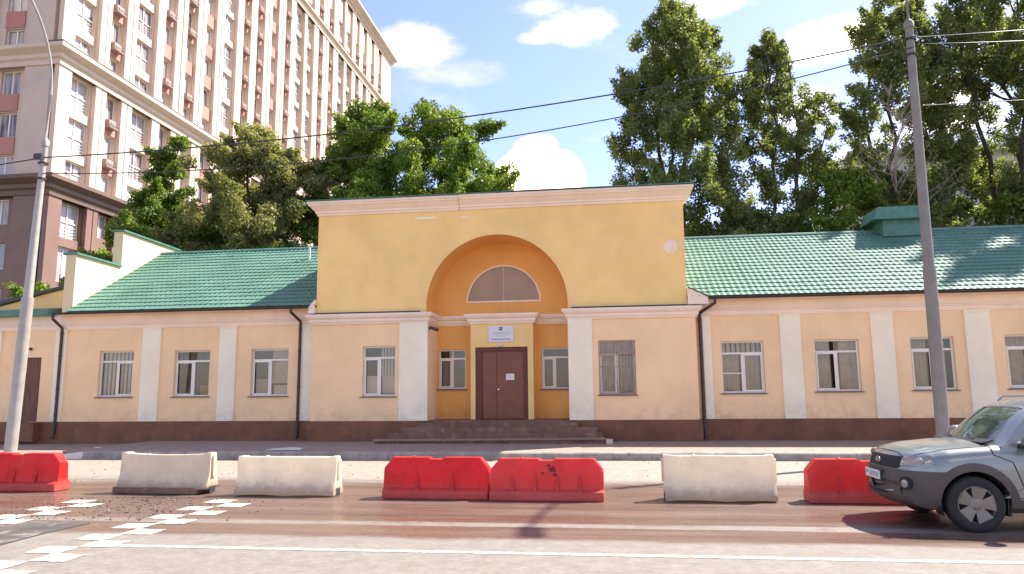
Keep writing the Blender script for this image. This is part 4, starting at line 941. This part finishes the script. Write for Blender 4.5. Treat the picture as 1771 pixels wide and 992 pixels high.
# far pale house glimpsed through the right trees
fb = empty('pale_house', (33, 62, 0), 0, 'pale plastered building glimpsed between the trunks on the far right', 'building')
fi = Matrix.Translation((-33, -62, 0))
def fpart(mb, n, m, par=None):
    o = mb.build(n, M[m], par or fb)
    if par is None: o.matrix_parent_inverse = fi
    return o
hh = [(x, x+1.5, z, z+1.7) for x in (25.5, 29, 32.5, 36, 39.5, 43) for z in (4, 7.3, 10.6, 13.9, 17.2)]
mb = MB(); panel(mb, 23, 47, 0, 21, hh, P=fw(62)); mb.face([(23, 62, 0), (23, 74, 0), (23, 74, 21), (23, 62, 21)]); fpart(mb, 'wall', 'pale')
fpart(MB().prism([(61.3, 21), (61.3, 21.4), (68, 23.5), (74.6, 21.4), (74.6, 21)], 'x', 22.5, 47.5), 'roof', 'pale')
for a, b, c, d in hh: w_ = fpart(box(a, b, 62.15, 62.2, c, d), 'window', 'tglass')

# ------------------------------------------------------------------ trees
def crown_mesh(name, C_, leaf, per, m, seed, elong=1.0, flat=.8):
    """C_: clump centres and radii; each leaf a small folded face of its own"""
    r = np.random.default_rng(seed); cs = np.array([c[:3] for c in C_]); rs = np.array([c[3] for c in C_])
    nper = np.maximum(8, (per*(rs/np.mean(rs))**2)).astype(int); idx = np.repeat(np.arange(len(cs)), nper); n = len(idx)
    d = r.normal(size=(n, 3)); d /= np.linalg.norm(d, axis=1)[:, None]
    rad = rs[idx]*(r.random(n)**.45); p = cs[idx]+d*rad[:, None]*np.array([1, 1, elong*flat])
    p += r.normal(size=(n, 3))*.05
    nrm = d*.55+r.normal(size=(n, 3))*.6+np.array([0, 0, .35]); nrm /= np.linalg.norm(nrm, axis=1)[:, None]
    a = np.cross(nrm, r.normal(size=(n, 3))); a /= np.linalg.norm(a, axis=1)[:, None]; b = np.cross(nrm, a)
    sz = leaf*r.uniform(.6, 1.3, n); A = a*sz[:, None]; Bv = b*(sz*.42)[:, None]; fold = nrm*(sz*.12)[:, None]
    V = np.stack([p-A*.5, p-A*.05+Bv+fold, p+A*.55, p-A*.05-Bv+fold], 1).reshape(-1, 3)
    me = bpy.data.meshes.new(name); me.vertices.add(4*n); me.vertices.foreach_set('co', V.ravel()); me.loops.add(4*n); me.loops.foreach_set('vertex_index', np.arange(4*n, dtype=np.int32))
    me.polygons.add(n); me.polygons.foreach_set('loop_start', np.arange(0, 4*n, 4, dtype=np.int32)); me.update(calc_edges=True)
    tone = np.clip(.45+.16*r.normal(size=n)+.22*r.normal(size=len(cs))[idx], 0, 1)
    at = me.attributes.new('tone', 'FLOAT', 'POINT'); at.data.foreach_set('value', np.repeat(tone, 4).astype(np.float32))
    me.materials.append(m); return me
def limb(mb, a, b, r0, r1, rd, n=6, bend=.12, sides=7):
    a, b = Vector(a), Vector(b); L_ = (b-a).length; off = Vector((rd.uniform(-1, 1), rd.uniform(-1, 1), rd.uniform(-.2, .8)))*bend*L_
    pts = [a.lerp(b, k/n)+off*math.sin(math.pi*k/n)+Vector((rd.uniform(-1, 1), rd.uniform(-1, 1), 0))*.02*L_*(0 < k < n) for k in range(n+1)]
    mb.tube(pts, [r0+(r1-r0)*k/n for k in range(n+1)], sides); return pts
def tree(name, label, x, y, h, zlo, prof, m, nl, leaf=.22, per=90, cr=(.5, 1.0), tr=.22, seed=0, gaps=.35, bark='bark', group='trees behind the building', cat='tree', stems=1, elong=1.0):
    """prof: (height fraction in crown, radius)"""
    rd = random.Random(seed); root = empty(name, (x, y, 0), 0, label, cat, group); tm = MB(); C_ = []
    ph = [rd.uniform(0, 6.28) for _ in range(6)]
    def rad(t):
        for (t0, r0), (t1, r1) in zip(prof, prof[1:]):
            if t <= t1: return r0+(r1-r0)*(t-t0)/max(1e-6, t1-t0)
        return prof[-1][1]
    axes = []
    for s in range(stems):
        ox, oy = (0, 0) if stems == 1 else (rd.uniform(-.6, .6), rd.uniform(-.5, .5)); tx, ty = ox*2+rd.uniform(-.3, .3), oy*2+rd.uniform(-.3, .3)
        axes.append(limb(tm, (ox*.5, oy*.5, 0), (tx, ty, h*.96), tr*(1 if s == 0 else .8), .025, rd, 12, .02, 9))
    def axis(z):
        P_ = axes[rd.randrange(len(axes))]; t = min(.999, z/(h*.96))*12; i = int(t); return P_[i].lerp(P_[i+1], t-i)
    tries = 0
    while len(C_) < nl and tries < nl*8:
        tries += 1; t = rd.random()**.9; z = zlo+(h-zlo)*t; R_ = rad(t); th = rd.uniform(0, 2*math.pi)
        A_l = .55 if elong > 1 else 1.; lump = 1+A_l*(.22*math.sin(3*th+ph[0]+z*.9)+.17*math.sin(5*th+ph[1]-z*1.7)+.17*math.sin(z*2.1+ph[2]))
        q = R_*lump*(rd.random()**.42); px_, py_ = q*math.cos(th), q*math.sin(th)
        g_ = math.sin(px_*1.1+ph[3])*math.sin(py_*1.2+ph[4])*math.sin(z*.95+ph[5])
        if g_ < -gaps: continue
        r_ = rd.uniform(*cr)*(.65+.35*min(1, R_/2.)); C_.append((px_, py_, z, r_))
        if q > R_*.62 and rd.random() < .45:                      # leafy shoots that break the outline
            o_ = Vector((px_/max(q, .1), py_/max(q, .1), .9 if elong > 1 else .35)); o_ += Vector((rd.uniform(-.5, .5), rd.uniform(-.5, .5), rd.uniform(-.1, .5))); o_.normalize(); w_ = r_
            for st_ in range(3):
                w_ *= .68; f_ = r_*(.75+.5*st_); C_.append((px_+o_.x*f_, py_+o_.y*f_, z+o_.z*f_, w_))
        if len(C_) % max(2, nl//30) == 0 and q > .4:
            z0 = max(h*.12, z-(q*rd.uniform(.5, 1.0))*elong); a0 = axis(z0); pts = limb(tm, a0, (px_, py_, z), tr*.34*(1-z0/h)+.03, .012, rd, 5, .10, 5)
            for _ in range(2):
                k = rd.randint(2, 4); e = pts[k]+Vector((rd.uniform(-1, 1), rd.uniform(-1, 1), rd.uniform(0, 1)))*q*.35; limb(tm, pts[k], e, .022, .006, rd, 3, .1, 4)
    tm.build('trunk', M[bark], root, smooth=60)
    me = crown_mesh('crown', C_, leaf, per, M[m], seed+50, elong)
    o = bpy.data.objects.new('crown', me); COL.objects.link(o); o.parent = root
    return root
rnd = [(0, .55), (.25, .95), (.55, 1.0), (.8, .72), (1, .15)]
def P_(k, f): return [(a, b*k) for a, b in f]
con = [(0, .62), (.2, .92), (.42, 1.0), (.7, .84), (.9, .56), (1, .25)]
tree('maple_tree', 'dark green tree with a raised left shoot, leftmost behind the left roof', -25.2, 37, 13.2, 4.5, P_(3.1, rnd), 'leaf', 330, .145, 230, (.42, .8), .2, 11, .7)
tree('maple_tree', 'slender leafy shoot of a tree in front of the tower windows', -25.3, 38.5, 16.9, 11, P_(1.15, rnd), 'leaf', 46, .155, 220, (.4, .8), .12, 12, .25)
tree('linden_tree', 'olive green seed-laden tree right behind the left roof', -19.2, 36.5, 16.3, 4.5, P_(3.9, rnd), 'leafolive', 500, .14, 240, (.42, .8), .24, 13, .75)
tree('maple_tree', 'broad dark green tree whose top stands before the tower corner', -14.0, 39.5, 18.6, 5, P_(4.0, rnd), 'leaf', 430, .145, 250, (.45, .85), .26, 14, .6)
tree('maple_tree', 'bright green maple rising behind the parapet, left of the white cloud', -8.9, 38, 17.2, 5, P_(3.9, [(0, .6), (.3, .95), (.6, 1.0), (.85, .8), (1, .3)]), 'leafbright', 420, .145, 240, (.45, .85), .24, 15, .6)
tree('maple_tree', 'dark lower tree filling the gap behind the portal parapet', -12.0, 35.5, 12.2, 4, P_(3.3, rnd), 'leaf', 260, .145, 200, (.55, 1.0), .2, 16, .35)
tree('maple_tree', 'low dark tree behind the left roof ridge', -22.0, 36, 11.6, 3.5, P_(3.2, rnd), 'leaf', 260, .145, 200, (.55, 1.0), .2, 17, .35)
tree('poplar_tree', 'tall broad poplar just right of the portal block', 3.8, 36, 21.3, 6, P_(3.35, con), 'leafpoplar', 950, .125, 120, (.28, .52), .26, 21, .62, stems=3, elong=1.5)
tree('poplar_tree', 'slimmer pointed poplar, second from the portal block', 8.9, 37.5, 20.4, 5, P_(2.5, [(0, 1.1), (.2, 1.2), (.45, 1.05), (.65, .85), (.85, .5), (1, .1)]), 'leafpoplar', 560, .125, 100, (.26, .5), .2, 22, .65, stems=2, elong=1.5)
tree('birch_tree', 'thin see-through tree between the slim poplar and the dead tree', 12.1, 40, 18.0, 6, P_(2.0, con), 'leafpoplar', 260, .12, 70, (.26, .5), .13, 23, .2)
tree('willow_tree', 'low bright green bushy tree behind the right roof ridge', 11.3, 34.8, 11.9, 4.5, P_(2.4, rnd), 'leafbright', 280, .13, 110, (.3, .6), .15, 24, .5)
tree('shrub_tree', 'low dark bushy tree behind the right roof beside the portal block', 7.0, 35.2, 10.2, 4, P_(2.4, rnd), 'leafpoplar', 260, .14, 110, (.3, .6), .15, 28, .5)
tree('poplar_tree', 'tall poplar behind the dead tree, crossed by the right lamp column', 15.2, 38, 22.4, 6, P_(3.0, con), 'leafpoplar', 560, .135, 110, (.3, .55), .24, 25, .65, stems=2, elong=1.4)
tree('poplar_tree', 'tallest dark poplar near the right edge of the picture', 20.2, 38, 23.6, 9, P_(3.3, [(0, .5), (.2, .9), (.5, 1.), (.8, .8), (1, .2)]), 'leafpoplar', 560, .14, 120, (.32, .6), .3, 26, .3, stems=3, elong=1.3)
tree('willow_tree', 'yellowish green low tree under the tall poplars at the right edge', 18.8, 35.4, 10.4, 4.0, P_(3.0, rnd), 'leafbright', 110, .18, 130, (.4, .8), .16, 27, .1)
tree('birch_tree', 'low dark tree behind the green roof vent', 14.3, 36.5, 12.0, 3.5, P_(2.6, rnd), 'leafpoplar', 260, .14, 110, (.3, .6), .16, 33, .3)
tree('poplar_tree', 'tall poplar just beyond the right edge shading the right roof', 26.5, 36.5, 25.9, 9, P_(3.6, con), 'leafpoplar', 300, .22, 170, (.6, 1.0), .3, 29, .2, stems=3, elong=1.3)
tree('poplar_tree', 'very tall poplar beyond the right edge, farthest right', 32.5, 37, 26.3, 9, P_(4.0, con), 'leafpoplar', 300, .22, 170, (.6, 1.0), .3, 30, .2, stems=3, elong=1.3)
tree('shrub', 'small yellowish shrub growing behind the left extension in front of the tower', -24.6, 29.5, 7.6, 4.4, P_(1.5, rnd), 'leafbright', 46, .16, 90, (.3, .6), .06, 31, .2, group='shrubs', cat='shrub')
# bare dead tree
dt = empty('dead_tree', (14.15, 35.4, 0), 0, 'bare pale dead tree with thin upswept branches in front of the poplars', 'tree', 'trees behind the building'); rd = random.Random(5); mb = MB()
tk = limb(mb, (0, 0, 0), (-.15, 0, 16.6), .13, .015, rd, 14, .01, 8)
mb.build('trunk', M['deadbark'], dt, smooth=60); mb = MB()
for k in range(46):
    z = 8.0+8.2*(k/46)**.9; t = z/16.6*14; i = min(13, int(t)); a = tk[i].lerp(tk[i+1], t-i); th = rd.uniform(0, 6.28); l_ = (16.9-z)*.27*rd.uniform(.6, 1.1)+.3
    e = a+Vector((math.cos(th)*l_, math.sin(th)*l_*.7, l_*rd.uniform(.7, 1.3))); pts = limb(mb, a, e, .032, .008, rd, 5, .12, 4)
    for _ in range(3):
        q = pts[rd.randint(2, 5)]; limb(mb, q, q+Vector((rd.uniform(-.6, .6), rd.uniform(-.4, .4), rd.uniform(.3, .8)))*l_*.6, .012, .004, rd, 3, .08, 4)
for th, z, l_ in ((3.3, 8.3, 3.0), (.5, 7.8, 2.2)): 
    a = Vector((0, 0, z)); limb(mb, a, a+Vector((math.cos(th)*l_, .2, l_*.85)), .05, .012, rd, 5, .08, 5)
mb.build('branches', M['deadbark'], dt)

# ------------------------------------------------------------------ silver car
CARX, CARY = 3.62, 10.86
car = empty('parked_car' if False else 'silver_car', (CARX, CARY, 0), 0, 'silver blue compact off-road car with dark grey lower cladding, driving in from the right', 'car')
def smooth_interp(xs, ys, x):
    if x <= xs[0]: return ys[0]
    for i in range(len(xs)-1):
        if x <= xs[i+1]:
            t = (x-xs[i])/(xs[i+1]-xs[i]); t = t*t*(3-2*t)*.35+t*.65; return ys[i]+(ys[i+1]-ys[i])*t
    return ys[-1]
KX_ = [0, .02, .06, .11, .18, .30, .60, 1.0, 1.18, 1.6, 2.4, 3.4, 3.9, 4.15, 4.27, 4.32]
ZTc = [.60, .68, .80, .90, .955, .995, 1.045, 1.085, 1.095, 1.10, 1.10, 1.10, 1.10, 1.08, 1.0, .85]       # top on centre line
ZTs = [.58, .66, .76, .85, .90, .935, .975, 1.01, 1.025, 1.03, 1.04, 1.05, 1.05, 1.03, .95, .82]             # shoulder
ZBt = [.44, .38, .33, .30, .28, .26, .25, .24, .24, .24, .24, .25, .27, .31, .38, .48]
WDm = [.60, .68, .745, .79, .825, .860, .885, .895, .895, .895, .895, .895, .885, .86, .81, .74]
nst = 130; secn = 15
def bodymesh(off=0., zmin=None):
    verts = []; faces = []
    for i in range(nst+1):
        t = i/nst; x = 4.32*(t if t > .25 else t**1.25*(.25/.25**1.25)); zc, zs, zb_, w = (smooth_interp(KX_, a, x) for a in (ZTc, ZTs, ZBt, WDm))
        bulge = .36*max(0, 1-x/.75)**1.4; rb = .14*max(0, (x-3.7)/.62)**1.5
        sec = [(0, zb_), (w*.55, zb_), (w*.90, zb_+.01), (w*.965, zb_+.07), (w*.985, zb_+.18), (w*1.0, .55*zs+.45*zb_), (w*.998, .75*zs+.25*zb_), (w*.985, zs-.13), (w*.965, zs-.05), (w*.925, zs-.008), (w*.86, zs+.02*(zc-zs)/.06), (w*.70, zs+.62*(zc-zs)), (w*.45, zs+.88*(zc-zs)), (w*.2, zs+.98*(zc-zs)), (0, zc)]
        full = [(-y, z) for y, z in sec]+[(y, z) for y, z in sec[-2:0:-1]]
        for y, z in full:
            yy = abs(y)/.9; verts.append((x+bulge*yy**2.6-rb*yy**2.6, y, z))
    k = 2*secn-2
    for i in range(nst):
        for j in range(k): faces.append([i*k+j, i*k+(j+1) % k, (i+1)*k+(j+1) % k, (i+1)*k+j])
    faces.append([j for j in range(k)][::-1]); faces.append([nst*k+j for j in range(k)])
    me = bpy.data.meshes.new('body'); me.from_pydata(verts, [], faces)
    bm = bmesh.new(); bm.from_mesh(me); bmesh.ops.recalc_face_normals(bm, faces=bm.faces)
    if off:
        bm.normal_update(); cosl = [(v, v.normal.copy()) for v in bm.verts]
        for v, n in cosl: v.co += n*off
    bm.to_mesh(me); bm.free(); return me
def tmpobj(me):
    o = bpy.data.objects.new('tmp', me); COL.objects.link(o); return o
def boolean(me, cutters, ops):
    o = tmpobj(me); cs = []
    for c, op in zip(cutters, ops):
        co = tmpobj(c); cs.append(co); md = o.modifiers.new('b', 'BOOLEAN'); md.operation = op; md.object = co; md.solver = 'EXACT'; md.use_self = (op == 'INTERSECT')
    dg = bpy.context.evaluated_depsgraph_get(); ev = o.evaluated_get(dg); r = bpy.data.meshes.new_from_object(ev)
    for q in [o]+cs: bpy.data.objects.remove(q, do_unlink=True)
    return r
def carpart(me, name, m, parent=None, smooth=32):
    me.materials.clear(); me.materials.append(M[m]); me.shade_smooth(); me.set_sharp_from_angle(angle=R(smooth))
    o = bpy.data.objects.new(name, me); COL.objects.link(o); o.parent = parent or car; return o
WX = (.885, 3.53); WZ = .345
def cyl(r, y0, y1, xs=WX, z=WZ, n=48):
    mb = MB()
    for x in xs: mb.lathe([(r, y0), (r, y1)], n, 'y', (x, 0, z))
    return mb.mesh('c', M['seam'])
wells = MB()
for x in WX:
    for s_ in (-1, 1): wells.lathe([(.405, s_*.60), (.405, s_*1.1)], 48, 'y', (x, 0, WZ))
wells = wells.mesh('c', M['seam'])
body = carpart(boolean(bodymesh(), [wells], ['DIFFERENCE']), 'body', 'carpaint')
def region(fn): mb = MB(); fn(mb); return mb.mesh('c', M['seam'])
# plastic cladding: bumpers, arches and sills, standing 12 mm proud of the paint
reg = boolean(region(lambda mb: mb.box(-.3, .95, -1.2, 1.2, -.2, .735)), [cyl(.505, -1.2, 1.2, (WX[0],)), cyl(.505, -1.2, 1.2, (WX[1],)), region(lambda mb: mb.box(.9, 3.7, -1.2, 1.2, -.2, .40)), region(lambda mb: mb.box(3.6, 4.8, -1.2, 1.2, -.2, .72))], ['UNION']*4)
clad = carpart(boolean(bodymesh(.013), [reg, wells], ['INTERSECT', 'DIFFERENCE']), 'cladding', 'cladding')
# black liners in the arches
for x in WX:
    for s_ in (-1, 1):
        mb = MB(); a_ = [math.pi*(-.12)+k*math.pi*1.24/20 for k in range(21)]
        for p, q in zip(a_, a_[1:]):
            A_ = (x+.402*math.cos(p), WZ+.402*math.sin(p)); B_ = (x+.402*math.cos(q), WZ+.402*math.sin(q)); mb.face([(A_[0], s_*.61, A_[1]), (B_[0], s_*.61, B_[1]), (B_[0], s_*.86, B_[1]), (A_[0], s_*.86, A_[1])])
        mb.build('arch_liner', M['seam'], car)
def shell(off, poly, ax, a, b, name, m, cut=None, parent=None):
    return carpart(boolean(bodymesh(off), [region(lambda mb: mb.prism(poly, ax, a, b))], ['INTERSECT']), name, m, parent)
# grille, headlamps, lower intake, doors, bonnet
shell(.006, [(-.50, .745), (.50, .745), (.56, .79), (.53, .90), (-.53, .90), (-.56, .79)], 'x', -.2, .30, 'grille', 'seam')
shell(.018, [(-.34, .40), (.34, .40), (.38, .50), (-.38, .50)], 'x', -.2, .25, 'lower_intake', 'seam')
for s_ in (-1, 1):
    a, b = sorted((s_*.54, s_*1.1))
    hl = shell(.010, [(.02, .785), (.40, .80), (.45, .86), (.40, .915), (.28, .925), (.10, .89), (.02, .85)], 'y', a, b, 'headlight', 'headlight')
    a, b = sorted((s_*.60, s_*.70)); shell(.012, [(.02, .80), (.42, .81), (.42, .90), (.10, .88)], 'y', a, b, 'indicator', 'amberlens', None, hl)
    a, b = sorted((s_*.7, s_*1.1)); sq = shell(.0035, [(1.20, .42), (2.12, .42), (2.12, 1.10), (1.13, 1.10), (1.13, .95), (1.34, .86), (1.44, .55)], 'y', a, b, 'door_gap', 'seam')
    sq.name = 'door_seam'
    d = shell(.006, [(1.212, .43), (2.112, .43), (2.112, 1.10), (1.140, 1.10), (1.140, .957), (1.350, .866), (1.452, .551)], 'y', a, b, 'front_door', 'carpaint')
    shell(.0035, [(2.13, .42), (3.10, .42), (3.30, .90), (3.22, 1.10), (2.13, 1.10)], 'y', a, b, 'door_seam', 'seam')
    shell(.006, [(2.138, .43), (3.093, .43), (3.292, .90), (3.212, 1.10), (2.138, 1.10)], 'y', a, b, 'rear_door', 'carpaint')
    hd = MB().tube([(1.86, s_*.905, .905), (1.88, s_*.935, .91), (2.02, s_*.935, .915), (2.05, s_*.905, .915)], .014, 8); hd.build('door_handle', M['carpaint'], d, smooth=60)
    shell(.009, [(4.02, .80), (4.4, .80), (4.4, 1.04), (4.08, 1.04)], 'y', a, b, 'tail_light', 'taillight')
    rl_ = MB().lathe([(.050, -.01), (.046, .006), (.02, .010)], 20, 'x').build('reflector', M['headlight'], hl, smooth=60); rl_.location = (.27, s_*.815, .862); rl_.rotation_euler = (0, 0, R(180)-s_*R(58))
    fx = .155; fl = MB().lathe([(.085, -.04), (.085, .022), (.07, .026)], 20, 'x'); fo = fl.build('fog_lamp_bezel', M['seam'], car, smooth=40); fo.location = (.150, s_*.66, .57); fo.rotation_euler = (0, 0, R(180)-s_*R(30))
    fl = MB().lathe([(.055, .01), (.050, .030), (.02, .036)], 20, 'x').build('fog_lamp', M['headlight'], fo, smooth=60)
    ml = MB(); ml.T = Matrix.Translation((1.52, s_*1.0, 1.13)) @ Matrix.Rotation(R(s_*-8), 4, 'Z')
    ml.prism([(-.10, -.075), (.10, -.085), (.115, -.02), (.105, .065), (-.06, .075), (-.11, .03)], 'x', -.07, .05) if False else ml.lathe([(.045, -.085), (.085, -.06), (.105, -.01), (.105, .05), (.09, .07)], 16, 'x')
    mo = ml.build('wing_mirror', M['carpaint'], car, smooth=50, bevel=.0); MB().box(1.46, 1.56, min(s_*.80, s_*.93), max(s_*.80, s_*.93), 1.045, 1.085).build('mirror_foot', M['blackplastic'], mo)
shell(.0035, [(.205, -.685), (.205, .685), (1.12, .745), (1.12, -.745)], 'z', .88, 1.2, 'bonnet_seam', 'seam') if False else None
bs_ = shell(.0032, [(.20, -.60), (.17, 0), (.20, .60), (.42, .72), (1.11, .775), (1.11, -.775), (.42, -.72)], 'z', .80, 1.3, 'bonnet_seam', 'seam')
shell(.006, [(.204, -.596), (.175, 0), (.204, .596), (.424, .714), (1.105, .769), (1.105, -.769), (.424, -.714)], 'z', .80, 1.3, 'bonnet', 'carpaint')
for z in (.795, .835): MB().tube([(.085+.34*(abs(y)/.9)**2.6, y, z) for y in [-.48+.96*k/14 for k in range(15)]], .009, 6).build('grille_bar', M['chrome' if z > .82 else 'blackplastic'], car, smooth=60)
eb = MB().tube([(.058, .075*math.cos(t), .818+.04*math.sin(t)) for t in [k*math.pi/12 for k in range(25)]], .007, 6, False)
eb.tube([(.058, -.040, .79), (.056, -.022, .846)], .007, 6); eb.tube([(.058, .022, .79), (.056, .040, .846)], .007, 6); eb.tube([(.056, -.03, .815), (.056, .03, .821)], .007, 6)
eb.build('emblem', M['chrome'], car, smooth=60)
pm = box(-.035, -.022, -.26, .26, .575, .690).build('number_plate', M['plaque'], car)
tx = MB(); x = -.22
for wd in (.045, .045, .045, .045, .045, .045): tx.box(-.038, -.0352, x, x+.035, .60, .665); x += .056
tx.build('plate_characters', M['printgrey'], pm); box(-.038, -.0352, .15, .23, .625, .67).build('region_code', M['printgrey'], pm); box(-.022, .03, -.27, .27, .565, .70).build('plate_holder', M['blackplastic'], car)
# greenhouse: glass shell with roof, pillars and rails
GP = [(1.06, 1.04), (1.76, 1.515), (2.1, 1.60), (2.8, 1.625), (3.6, 1.60), (3.95, 1.545), (4.22, 1.06)]   # outline in x,z on centre line
def gw(z): return .815-.225*max(0, (z-1.04)/.56)**1.1
mb = MB(); rowsL = []
xs = [1.06+(4.22-1.06)*k/60 for k in range(61)]
def ztop(x): return smooth_interp([p[0] for p in GP], [p[1] for p in GP], x)
rows = []
for x in xs:
    zt = max(1.042, ztop(x)); row = []
    prof_ = [(gw(1.03), 1.02)]+[(gw(1.03+(zt-1.03)*f), 1.03+(zt-1.03)*f) for f in (.0, .33, .66, .92)]+[(gw(zt)*.90, zt-.008), (gw(zt)*.6, zt+.012*(zt > 1.3)), (0, zt+.02*(zt > 1.3))]
    full = [(-a, b) for a, b in prof_]+[(a, b) for a, b in prof_[-2::-1]]
    cv = .16*max(0, 1-(x-1.06)/.8)
    rows.append([mb._p((x+cv*(abs(a)/.8)**2.2*1.2, a, b)) for a, b in full])
k = len(rows[0])
for a, b in zip(rows, rows[1:]):
    for j in range(k-1): mb.f.append([a[j], a[j+1], b[j+1], b[j]])
    mb.f.append([a[k-1], a[0], b[0], b[k-1]])
mb.f.append(rows[0]); mb.f.append(rows[-1][::-1])
gmesh = mb.mesh('g', M['carglass'])
carpart(gmesh.copy(), 'window_glass', 'carglass')
def goff(off):
    me = gmesh.copy(); bm = bmesh.new(); bm.from_mesh(me); bm.normal_update(); c = [(v, v.normal.copy()) for v in bm.verts]
    for v, n in c: v.co += n*off
    bm.to_mesh(me); bm.free(); return me
def gshell(off, poly, ax, a, b, name, m): return carpart(boolean(goff(off), [region(lambda q: q.prism(poly, ax, a, b))], ['INTERSECT']), name, m)
gshell(.012, [(1.74, 1.49), (2.05, 1.535), (2.8, 1.555), (3.6, 1.54), (4.05, 1.47), (4.1, 1.8), (1.70, 1.8)], 'y', -1, 1, 'roof', 'carpaint')
for s_ in (-1, 1):
    a, b = sorted((s_*.50, s_*1.0))
    gshell(.014, [(1.18, 1.0), (1.44, 1.0), (1.44, 1.045), (2.02, 1.50), (2.05, 1.56), (1.72, 1.56), (1.66, 1.50)], 'y', a, b, 'front_pillar', 'carpaint')
    for p_ in ([(2.10, 1.0), (2.19, 1.0), (2.16, 1.56), (2.09, 1.56)], [(3.16, 1.0), (3.28, 1.0), (3.20, 1.56), (3.10, 1.56)]): gshell(.009, p_, 'y', a, b, 'door_pillar', 'blackplastic')
    gshell(.014, [(3.90, 1.0), (4.3, 1.0), (4.3, 1.3), (4.05, 1.56), (3.70, 1.56)], 'y', a, b, 'rear_pillar', 'carpaint')
    gshell(.012, [(1.30, 1.0), (4.2, 1.0), (4.2, 1.055), (1.34, 1.055)], 'y', a, b, 'window_trim', 'blackplastic')
    MB().tube([(1.95, s_*.56, 1.59), (2.02, s_*.56, 1.655), (2.8, s_*.56, 1.68), (3.6, s_*.56, 1.655), (3.72, s_*.56, 1.59)], .016, 8).build('roof_rail', M['carpaint'], car, smooth=60)
MB().prism([(1.09, 1.09), (1.14, 1.075), (1.24, 1.112), (1.22, 1.125)], 'y', -.70, .70).build('scuttle_panel', M['blackplastic'], car)
for y in (-.35, .30): MB().tube([(1.16, y, 1.12), (1.22, y+.25, 1.16), (1.30, y+.42, 1.20)], .009, 5).build('wiper', M['blackplastic'], car)
box(.55, 3.9, -.70, .70, .22, .30).build('underbody', M['seam'], car)
for s_ in (-1, 1):
    a, b = sorted((s_*.66, s_*.84)); MB().prism([(1.25, .20), (1.30, .20), (1.32, .45), (1.27, .45)], 'y', a, b).build('mud_flap', M['blackplastic'], car)
# wheels
ty = MB().lathe([(.225, -.095), (.25, -.112), (.30, -.116), (.330, -.098), (.341, -.06), (.344, 0), (.341, .06), (.330, .098), (.30, .116), (.25, .112), (.225, .095)], 48, 'y', caps=False).mesh('tyre', M['tyre'], 50)
rm = MB().lathe([(.232, -.090), (.232, .090), (.215, .09), (.205, -.02), (.205, -.055), (.215, -.095), (.232, -.090)], 48, 'y', caps=False)
for k in range(5):
    a = 2*math.pi*k/5+.31; c_, s2 = math.cos(a), math.sin(a); 
    for r0, r1, w0, w1 in ((.05, .208, .046, .096),):
        def q(r, t, y): return (c_*r-s2*t, y, s2*r+c_*t)
        P0 = [q(r0, -w0, -.085), q(r0, w0, -.085), q(r1, w1, -.10), q(r1, -w1, -.10)]; P1 = [q(r0, -w0, -.05), q(r0, w0, -.05), q(r1, w1, -.05), q(r1, -w1, -.05)]
        rm.face(P0); rm.face(P1)
        for i in range(4): rm.face([P0[i], P0[(i+1) % 4], P1[(i+1) % 4], P1[i]])
rm = rm.lathe([(.085, -.05), (.085, -.084), (.05, -.092), (.03, -.094)], 20, 'y').mesh('rim', M['alloy'], 35)
hbk = MB().lathe([(.205, -.02), (.205, .02)], 32, 'y').mesh('dark_backing', M['seam'])  # black disc, the shade behind the spokes put into its colour
for x in WX:
    for s_ in (-1, 1):
        wr = bpy.data.objects.new('wheel', ty); COL.objects.link(wr); wr.parent = car; wr.location = (x, s_*.785, .342)
        if s_ > 0: wr.rotation_euler.z = math.pi
        wr.rotation_euler.y = R(11)
        for n_, me_ in (('rim', rm), ('dark_backing', hbk)): o = bpy.data.objects.new(n_, me_); COL.objects.link(o); o.parent = wr
S.render.film_transparent = False
